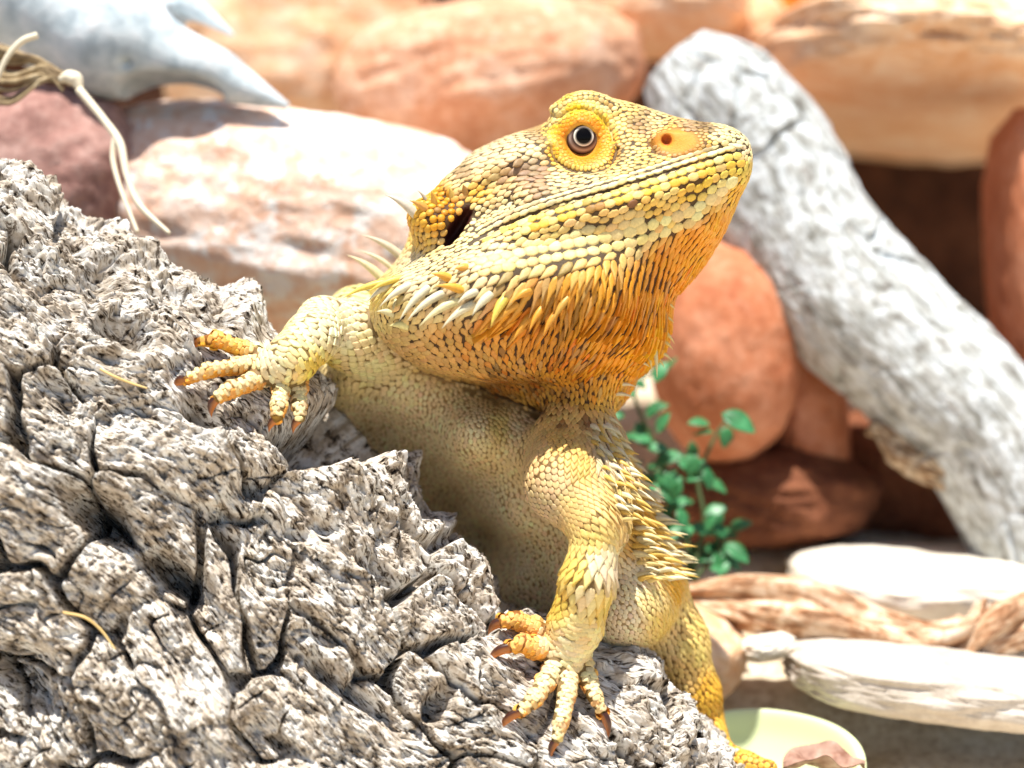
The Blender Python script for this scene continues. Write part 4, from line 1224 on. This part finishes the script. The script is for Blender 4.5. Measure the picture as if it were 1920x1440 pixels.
def tube(pts, rads, n=200, m=48, relief=None, flat=1.0):
    """a closed tube along a smooth curve; relief(u, v) lifts its skin. Returns points, quads, tris, u, v"""
    c = catmull(pts, n); r = np.interp(np.linspace(0, 1, n), np.linspace(0, 1, len(rads)), rads)
    t = np.gradient(c, axis=0); t /= np.linalg.norm(t, axis=1, keepdims=True)
    e = np.cross(t, [0, 1.0, 0]); e /= np.linalg.norm(e, axis=1, keepdims=True) + 1e-9
    g = np.cross(t, e)
    a = np.linspace(0, 2 * np.pi, m, endpoint=False)
    u = np.concatenate([[0], np.cumsum(np.linalg.norm(np.diff(c, axis=0), axis=1))])
    U = np.repeat(u[:, None], m, 1); Vv = r.mean() * np.repeat(np.where(a < np.pi, a, 2 * np.pi - a)[None], n, 0)
    R = np.repeat(r[:, None], m, 1)
    if relief is not None: R = R + relief(U, Vv + 400 * (np.sin(a) > 0)[None] * 0)
    P = c[:, None] + R[..., None] * (np.cos(a)[None, :, None] * e[:, None] + flat * np.sin(a)[None, :, None] * g[:, None])
    i = np.arange(n - 1)[:, None] * m + np.arange(m)[None]; j = np.arange(n - 1)[:, None] * m + (np.arange(m)[None] + 1) % m
    q = np.stack([i, j, j + m, i + m], -1).reshape(-1, 4)
    V = np.concatenate([P.reshape(-1, 3), c[:1], c[-1:]])
    k = np.arange(m); k2 = (k + 1) % m; z = n * m
    tr = np.concatenate([np.stack([np.full(m, z), k2, k], -1), np.stack([np.full(m, z + 1), (n - 1) * m + k, (n - 1) * m + k2], -1)])
    return V, q, tr, np.concatenate([U.ravel(), [0, 0]]), np.concatenate([Vv.ravel(), [0, 0]])

def build_set():
    build_ground()
    terra = mat_rock('terracotta_stone', 'A0583A', 'C07A56', 'D49A7C', 1.0, .8, 5)
    wallm = mat_rock('shade_wall_stone', '2E1A10', '4A2C1C', '6A442E', .6)  # darkened stone: the shade of the hollow is put into its colour
    pink = mat_rock('pink_stone', 'B67C5C', 'D8A280', 'EDD0B8')
    grain = mat_rock('grainy_stone', 'D69C78', 'EECCB6', 'F6ECE4', 1.0, .85, 14, 'F7F1EC')
    tan = mat_rock('tan_stone', 'D89A6A', 'ECC098', 'F6E4CE')
    orange = mat_rock('orange_stone', 'C86C20', 'E08E38', 'EFB468')
    white = mat_rock('white_stone', 'D8CCB8', 'EAE2D2', 'F4EEE2', 1.0, .8, 5)
    grey = mat_rock('grey_stone', 'A99C8E', 'CBC0B2', 'DED6CA', 1.0, .8, 5)
    mauve = mat_rock('mauve_stone', '74504A', 'A67E74', 'C6A69C')
    brown = mat_rock('shade_brown_stone', '4E2C1E', '70422C', '8C5A3E')  # browns deepened to paint in the shade below boulder and branch
    # rear wall of the enclosure
    xs = np.linspace(-6000, 6000, 120); zs = np.linspace(-300, 4200, 70)
    X, Z = np.meshgrid(xs, zs, indexing='ij')
    Y = FOCUS + 2900 + 170 * fbm(np.stack([X / 600, Z / 600, 0 * X], -1), 4, 21)
    i = np.arange(119)[:, None] * 70 + np.arange(69)[None]
    q = np.stack([i, i + 70, i + 71, i + 1], -1).reshape(-1, 4)
    W = np.stack([X, Y, Z], -1).reshape(-1, 3) * UNIT
    tag(mesh_obj('rear_wall', W, quads=q, mat=wallm), 'terracotta rock face at the rear, colour darkened to stand for shade', None, None, 'structure')
    G = 'rocks stacked behind the lizard'
    rock('boulder', 918, 150, 1450, 285, 150, 330, pink, 'rounded pink boulder above the lizard neck with pale top', 6, .08, 3, 2.2, G)
    rock('boulder', 1190, 10, 1750, 205, 92, 260, tan, 'tan boulder wedged above the bleached branch end', 4, .12, 5, 2.6, G)
    rock('boulder', 560, 70, 1950, 260, 190, 260, tan, 'large orange tan rock behind the animal skull', 0, .10, 6, 3, G)
    rock('boulder', 1408, 55, 1850, 70, 66, 120, tan, 'small pale tan rock beside the bright orange rock', 20, .14, 8, 2.4, G)
    rock('boulder', 1540, 18, 1900, 85, 88, 140, orange, 'bright orange rock standing on the ledge', 0, .14, 9, 2.6, G)
    rock('boulder', 1800, 20, 1750, 240, 105, 300, white, 'big rock lying on the ledge, coloured whitish to stand for sun glare', -4, .10, 10, 2.6, G)  # whitish colour stands for sun glare on the ledge top
    rock('rock_ledge', 1720, 172, 2000, 345, 78, 1000, tan, 'long flat tan ledge overhanging a dark hollow', -5, .07, 11, 3.4, G, freq=3)
    rock('boulder', 1925, 470, 1250, 62, 250, 220, terra, 'upright terracotta rock beside the dark hollow', 2, .10, 12, 3, G)
    rock('boulder', 560, 430, 940, 450, 215, 330, grain, 'long grainy pink and white boulder behind the log', -9, .07, 13, 2.5, G, nu=160, nv=100)
    rock('boulder', 100, 350, 760, 165, 190, 200, mauve, 'dull mauve boulder under the dried root', -20, .10, 14, 2.4, G)
    rock('boulder', 1355, 655, 1000, 138, 212, 240, terra, 'smooth egg-shaped terracotta boulder behind the green plant', 4, .05, 15, 2.3, G)
    rock('boulder', 1505, 770, 1180, 78, 215, 200, terra, 'narrow terracotta boulder squeezed beside the egg-shaped one', 6, .08, 16, 2.5, G)
    rock('boulder', 1330, 470, 1500, 150, 150, 240, pink, 'dusky pink rock showing between chin and bleached branch', 0, .10, 17, 2.5, G)
    rock('boulder', 1440, 930, 1150, 200, 95, 260, brown, 'brown rock under the egg-shaped boulder, darkened to stand for shade', 2, .12, 18, 2.6, G)
    rock('boulder', 1700, 900, 1350, 200, 130, 260, brown, 'brown rock under the bleached branch, darkened to stand for shade', 0, .12, 19, 2.6, G)
    rock('flat_stone', 1760, 1095, 900, 275, 66, 300, white, 'smooth white flat stone lying behind the driftwood', -3, .08, 20, 3.0, freq=2.4)
    rock('flat_stone', 1770, 1280, 430, 300, 66, 230, grey, 'pale grey flat stone in front of the driftwood', -7, .08, 22, 3.0, freq=2.4)
    rock('flat_stone', 1300, 1215, 560, 100, 80, 160, tan, 'pale tan stone tucked behind the lizard hind leg', -30, .08, 23, 2.5)
    rock('pebble', 1440, 1212, 470, 52, 24, 60, white, 'small white chip of stone under the driftwood', 10, .16, 24, 2.6)

    # bleached branch
    d0 = 900
    pts = [C(1268, 118, d0 + 140), C(1335, 190, d0 + 115), C(1425, 300, d0 + 90), C(1500, 440, d0 + 50), C(1595, 560, d0), C(1720, 680, d0 - 40), C(1830, 790, d0 - 60), C(1920, 930, d0 - 60), C(1975, 1060, d0 - 60)]
    s = (FOCUS + d0) / FOCUS
    V, q, tr, u, v = tube(pts, [r * s for r in (84, 140, 146, 142, 144, 138, 134, 134, 136)], 420, 260, lambda a, b: bark_relief(a, b, 31, .15))
    root = empty('bleached_branch', to_world(pts[-1]))
    tag(root, 'thick bleached whitish bark branch leaning against the rocks', 'branch')
    bm = mat_bark('bleached_bark', '8E8E8A', 'B4B8B8', 'CBD0D2', 'DCE1E4', 'CCC8BE', .25)
    o = mesh_obj('limb', to_world(V), tris=tr, quads=q, mat=bm, parent=root); set_grain(o, u, v)
    pts = [C(1850, 880, d0 - 80), C(1760, 880, d0 - 90), C(1690, 845, d0 - 90), C(1630, 800, d0 - 90)]
    V, q, tr, u, v = tube(pts, [70, 52, 40, 18], 140, 80, lambda a, b: bark_relief(a, b, 33, .4))
    o = mesh_obj('side_stub', to_world(V), tris=tr, quads=q, mat=mat_bark('brown_bark', '5A4634', '9C8266', 'C8B498', 'DED0BC', 'C8A888', .8), parent=root); set_grain(o, u, v)

    # driftwood
    dw = 520
    pts = [C(1268, 1120, dw + 40), C(1380, 1128, dw + 20), C(1500, 1148, dw), C(1620, 1185, dw - 20), C(1740, 1208, dw - 30), C(1830, 1180, dw - 30), C(1850, 1130, dw - 10)]
    def twist(a, b): return 13 * np.sin(b / 17 + a / 150) + 7 * np.sin(b / 8.0 + a / 110 + 2) + 10 * fbm(np.stack([a / 160, b / 12, 0 * a], -1), 2, 5)
    V, q, tr, u, v = tube(pts, [16, 50, 68, 66, 58, 42, 12], 260, 90, twist)
    dm = mat_bark('driftwood', '7A5A42', 'AC8668', 'D0B294', 'E6D4BE', 'D8BCA4', .22)
    o = mesh_obj('driftwood', to_world(V), tris=tr, quads=q, mat=dm); set_grain(o, u, v)
    tag(o, 'twisted reddish brown driftwood stick lying between two pale stones', 'driftwood')
    pts = [C(1800, 1250, dw - 60), C(1850, 1200, dw - 70), C(1900, 1170, dw - 70), C(1960, 1130, dw - 60)]
    V, q, tr, u, v = tube(pts, [10, 40, 48, 30], 160, 70, twist)
    o = mesh_obj('driftwood', to_world(V), tris=tr, quads=q, mat=dm); set_grain(o, u, v)
    tag(o, 'short dark broken driftwood end beside the grey stone', 'driftwood')

    # pale green dish
    dn = Nodes('dish_glaze'); dn.done('D4DDAE', .45, None, .35)
    wc = to_world(C(1425, 1440, 150)); wc[2] = 8 * UNIT
    prof = [(0.0, 6), (80, 6), (140, 24), (186, 80), (206, 132), (217, 137), (227, 130), (212, 78), (170, 10), (110, -4), (0, -4)]
    pc = catmull(prof, 60) * np.array([.88, 1.0])
    na = 120; A = np.linspace(0, 2 * np.pi, na, endpoint=False)
    wob = 1 + .05 * np.sin(2 * A + 1) + .03 * np.sin(5 * A)
    hgt = .62 + .38 * np.sin(A) + .06 * np.sin(3 * A)
    Vd = np.stack([wc[0] + pc[None, :, 0] * UNIT * (np.cos(A) * wob)[:, None], wc[1] + pc[None, :, 0] * UNIT * (np.sin(A) * wob)[:, None], wc[2] + pc[None, :, 1] * UNIT * hgt[:, None]], -1)
    i, j = np.meshgrid(np.arange(na), np.arange(59), indexing='ij')
    q = np.stack([i * 60 + j, i * 60 + j + 1, ((i + 1) % na) * 60 + j + 1, ((i + 1) % na) * 60 + j], -1).reshape(-1, 4)
    tag(mesh_obj('food_dish', Vd.reshape(-1, 3), quads=q[:, ::-1], mat=dn.m), 'pale green shallow dish on the sand behind the log', 'dish')

    # plant
    lm = Nodes('leaf'); v = lm.coords()
    lm.done(lm.ramp(lm.noise(v, .02, 3), [(.3, '24592F'), (.6, '3F8050'), (.8, '6CA87A')]), .4, None, .4)
    stm = Nodes('stem'); stm.done('4A5A34', .6)
    droot = empty('leafy_plant', to_world(C(1290, 1085, 640)))
    tag(droot, 'small green leafy plant growing beside the lizard flank', 'plant')
    rng = np.random.default_rng(8)
    stems = [[(1290, 1090), (1285, 980), (1240, 860), (1190, 740), (1230, 690)], [(1295, 1090), (1320, 980), (1310, 900), (1340, 820), (1370, 780)], [(1300, 1090), (1340, 1040), (1370, 1000)]]
    for st in stems:
        V, q, tr, _, _ = tube([C(x, y, 640 + 10 * k) for k, (x, y) in enumerate(st)], [7, 6, 5, 4, 3], 60, 8)
        mesh_obj('stem', to_world(V), tris=tr, quads=q, mat=stm.m, parent=droot)
    leaf_px = [(1175, 735, 30, 150), (1225, 770, 34, 20), (1160, 778, 28, 200), (1205, 825, 34, 170), (1245, 862, 32, 10), (1195, 872, 30, 220), (1262, 912, 34, 180), (1300, 885, 30, 80), (1328, 905, 32, 330), (1285, 945, 34, 200), (1335, 962, 32, 20),
               (1285, 995, 34, 200), (1345, 1000, 36, 350), (1372, 1030, 34, 320), (1310, 1040, 32, 230), (1372, 786, 44, 330), (1325, 812, 30, 190), (1362, 812, 26, 260), (1235, 705, 30, 60), (1200, 700, 26, 130), (1260, 1030, 30, 200), (1345, 1050, 28, 280), (1380, 990, 26, 20), (1240, 800, 26, 60), (1222, 900, 24, 230), (1300, 850, 24, 100), (1255, 965, 26, 140)]
    leaf_px += [(x + rng.uniform(-40, 40), y + rng.uniform(-20, 34), r * .9, an + rng.uniform(-90, 90)) for (x, y, r, an) in leaf_px if y > 850]
    leaf_px += [(x + rng.uniform(-34, 26), y + rng.uniform(-26, 26), r * .85, an + rng.uniform(-80, 80)) for (x, y, r, an) in leaf_px if x < 1345]
    for (x, y, r, an) in leaf_px:
        r *= rng.uniform(.75, 1.1)
        nl, nw = 9, 5
        a, b = np.meshgrid(np.linspace(0, 1, nl), np.linspace(-1, 1, nw), indexing='ij')
        w = .50 * np.sin(np.pi * a ** .8) ** .8
        loc = np.stack([(a - .3) * 2 * r, b * w * r * 1.3, -np.abs(b) * -.18 * r * w + .5 * r * (a * (1 - a)) + 0 * a], -1)
        th = math.radians(an); ca, sa = math.cos(th), math.sin(th)
        tl = rng.uniform(-.5, .5); fw = rng.uniform(.25, .9)
        ex = np.array([ca, rng.uniform(-.4, .4), sa]); ex /= np.linalg.norm(ex)
        nz = np.array([-.2 * sa + tl * .3, -fw, .75]); nz -= (nz @ ex) * ex; nz /= np.linalg.norm(nz)
        ey = np.cross(nz, ex)
        P = C(x, y, 640 + rng.uniform(-70, 70)) + loc[..., :1] * ex + loc[..., 1:2] * ey + loc[..., 2:] * nz
        P2 = P - nz * 1.2
        VV = np.concatenate([P.reshape(-1, 3), P2.reshape(-1, 3)])
        i = np.arange(nl - 1)[:, None] * nw + np.arange(nw - 1)[None]
        q = np.stack([i, i + nw, i + nw + 1, i + 1], -1).reshape(-1, 4)
        m = nl * nw
        rim = [k for k in range(nw)] + [k * nw + nw - 1 for k in range(1, nl)] + [(nl - 1) * nw + k for k in range(nw - 2, -1, -1)] + [k * nw for k in range(nl - 2, 0, -1)]
        rim = np.array(rim); r2 = np.roll(rim, -1)
        q = np.concatenate([q, q[:, ::-1] + m, np.stack([rim, r2, r2 + m, rim + m], -1)])
        mesh_obj('leaf', to_world(VV), quads=q, mat=lm.m, parent=droot)

    # bleached skull
    F = Field([-1400, 250, 450], [-350, 1250, 1300], 8.0)
    ds = 680; s = (FOCUS + ds) / FOCUS
    F.chain([C(60, -30, ds + 80), C(215, 66, ds + 20), C(370, 126, ds), C(536, 198, ds - 10)], [150 * s, 118 * s, 64 * s, 9 * s], k=30)
    F.chain([C(230, -50, ds + 60), C(340, 8, ds + 50), C(430, 68, ds + 40)], [52 * s, 38 * s, 12 * s], k=14)
    F.ell(C(315, 170, ds - 60), (100 * s, 240, 36 * s), axes=rot_px(-4), k=8, sub=True)
    F.ell(C(392, 58, ds - 30), (90 * s, 160, 17 * s), axes=rot_px(-28), k=8, sub=True)
    F.ell(C(228, 112, ds - 140), (20, 70, 15), k=6, sub=True)
    Vs, Qs = F.mesh(); Vs = relax(Vs, Qs, 2)
    bn = Nodes('bone'); v = bn.coords(); nz = bn.noise(v, .02, 5, .6)
    bn.done(bn.ramp(nz, [(.32, 'A9B8C0'), (.5, 'CCD8DE'), (.68, 'E4EAEE')]), .7, bn.bump(nz, 8, .5), .3)
    tag(mesh_obj('animal_skull', to_world(Vs), quads=Qs, mat=bn.m), 'bleached bluish white animal skull with pointed snout on the rocks', 'skull')
    # dried root and twig
    tw = Nodes('twig'); tw.done('E6DAC0', .7)
    rb = Nodes('root_fibre'); vv = rb.coords()
    rb.done(rb.ramp(rb.noise(vv, .03, 4), [(.3, '6A563E'), (.55, 'A8926E'), (.75, 'D2C2A2')]), .8)
    dr = empty('dried_root', to_world(C(140, 160, 350)))
    tag(dr, 'bundle of brown dried root fibres hanging over the mauve boulder', 'root')
    rr = np.random.default_rng(4)
    for k in range(13):
        y0 = 60 + 9 * k + rr.uniform(-6, 6)
        pts = [C(-60, y0, 380 + rr.uniform(-20, 20)), C(15, y0 + 18 + rr.uniform(-14, 14), 370 + rr.uniform(-20, 20)), C(80, 130 + (y0 - 115) * .35 + rr.uniform(-10, 10), 360), C(128 + rr.uniform(-26, 18), 156 + rr.uniform(-16, 16), 350)]
        V, q, tr, u, v = tube(pts, [rr.uniform(3.5, 7), rr.uniform(3.5, 6.5), rr.uniform(3, 6), 2.5], 50, 8)
        mesh_obj('root_fibre', to_world(V), tris=tr, quads=q, mat=rb.m, parent=dr)
    V, q, tr, u, v = tube([C(112, 150, 350), C(128, 145, 348), C(142, 150, 346), C(150, 168, 342)], [6, 15, 16, 7], 40, 16)
    mesh_obj('knob', to_world(V), tris=tr, quads=q, mat=tw.m, parent=dr)
    pts = [C(148, 168, 340), C(195, 225, 320), C(225, 270, 300), C(238, 330, 280), C(262, 385, 260), C(318, 438, 240)]
    V, q, tr, u, v = tube(pts, [9, 8, 9, 7, 7, 4], 90, 10)
    r = empty('twig', to_world(pts[0])); tag(r, 'thin forked cream twig hanging from the dried root', 'twig')
    mesh_obj('stalk', to_world(V), tris=tr, quads=q, mat=tw.m, parent=r)
    pts = [C(215, 255, 306), C(212, 300, 300), C(228, 360, 280), C(258, 436, 250)]
    V, q, tr, u, v = tube(pts, [6, 6, 5, 4], 60, 10)
    mesh_obj('side_shoot', to_world(V), tris=tr, quads=q, mat=tw.m, parent=r)
    pts = [C(70, 66, 300), C(40, 78, 300), C(12, 110, 300), C(-10, 160, 300)]
    V, q, tr, u, v = tube(pts, [7, 7, 6, 5], 60, 10)
    tag(mesh_obj('twig', to_world(V), tris=tr, quads=q, mat=tw.m), 'short bent cream twig above the bundle of root fibres', 'twig')
    sm = Nodes('straw'); sm.done('D8B878', .6)
    for k, (poly, lab) in enumerate([([(188, 692), (215, 706), (245, 718), (276, 728)], 'thin yellow straw lying across the upper bark of the log'), ([(118, 1148), (160, 1158), (190, 1182), (216, 1218)], 'bent yellow straw caught in the lower bark of the log')]):
        V, q, tr, _, _ = tube([C(x, y, log_at(x, y) - 34 - 6 * (j % 2)) for j, (x, y) in enumerate(poly)], [2.2, 2.6, 2.2, 1.4], 40, 7)
        tag(mesh_obj('straw', to_world(V), tris=tr, quads=q, mat=sm.m), lab, 'straw')
    # fallen leaf
    nl, nw = 24, 12
    a, b = np.meshgrid(np.linspace(0, 1, nl), np.linspace(-1, 1, nw), indexing='ij')
    w = np.sin(np.pi * a ** .8) ** .7
    base = to_world(C(1545, 1432, 120))
    loc = np.stack([(a - .5) * 160, b * w * 48, 10 * np.sin(a * 9 + b * 2) + 26 * b * b * w + 10 * fbm(np.stack([a * 6, b * 3, 0 * a], -1), 2, 2)], -1) * UNIT
    Pw = base + loc + np.array([0, 0, .0]); P2 = Pw - np.array([0, 0, 1.5 * UNIT])
    i = np.arange(nl - 1)[:, None] * nw + np.arange(nw - 1)[None]
    q = np.stack([i, i + nw, i + nw + 1, i + 1], -1).reshape(-1, 4)
    fm = Nodes('dry_leaf'); v = fm.coords(); fm.done(fm.ramp(fm.noise(v, .03, 4), [(.3, '7A5240'), (.6, 'B08E7C'), (.8, 'CDB4A4')]), .7)
    tag(mesh_obj('fallen_leaf', np.concatenate([Pw.reshape(-1, 3), P2.reshape(-1, 3)]), quads=np.concatenate([q, q[:, ::-1] + nl * nw]), mat=fm.m), 'curled brown dry leaf in front of the green dish', 'leaf')

# ------------------------------------------------------------------ build everything
hold = [(500, 690, 60), (410, 650, 34), (455, 665, 34), (410, 700, 34), (360, 712, 30), (450, 722, 36), (415, 750, 30), (525, 745, 40), (562, 745, 40), (555, 670, 50),
        (1065, 1225, 60), (985, 1190, 50), (945, 1200, 36), (1010, 1300, 40), (975, 1340, 34), (1055, 1330, 44), (1042, 1390, 34), (1110, 1290, 40), (1130, 1345, 32)]
build_set()
build_log(hold)
build_lizard()
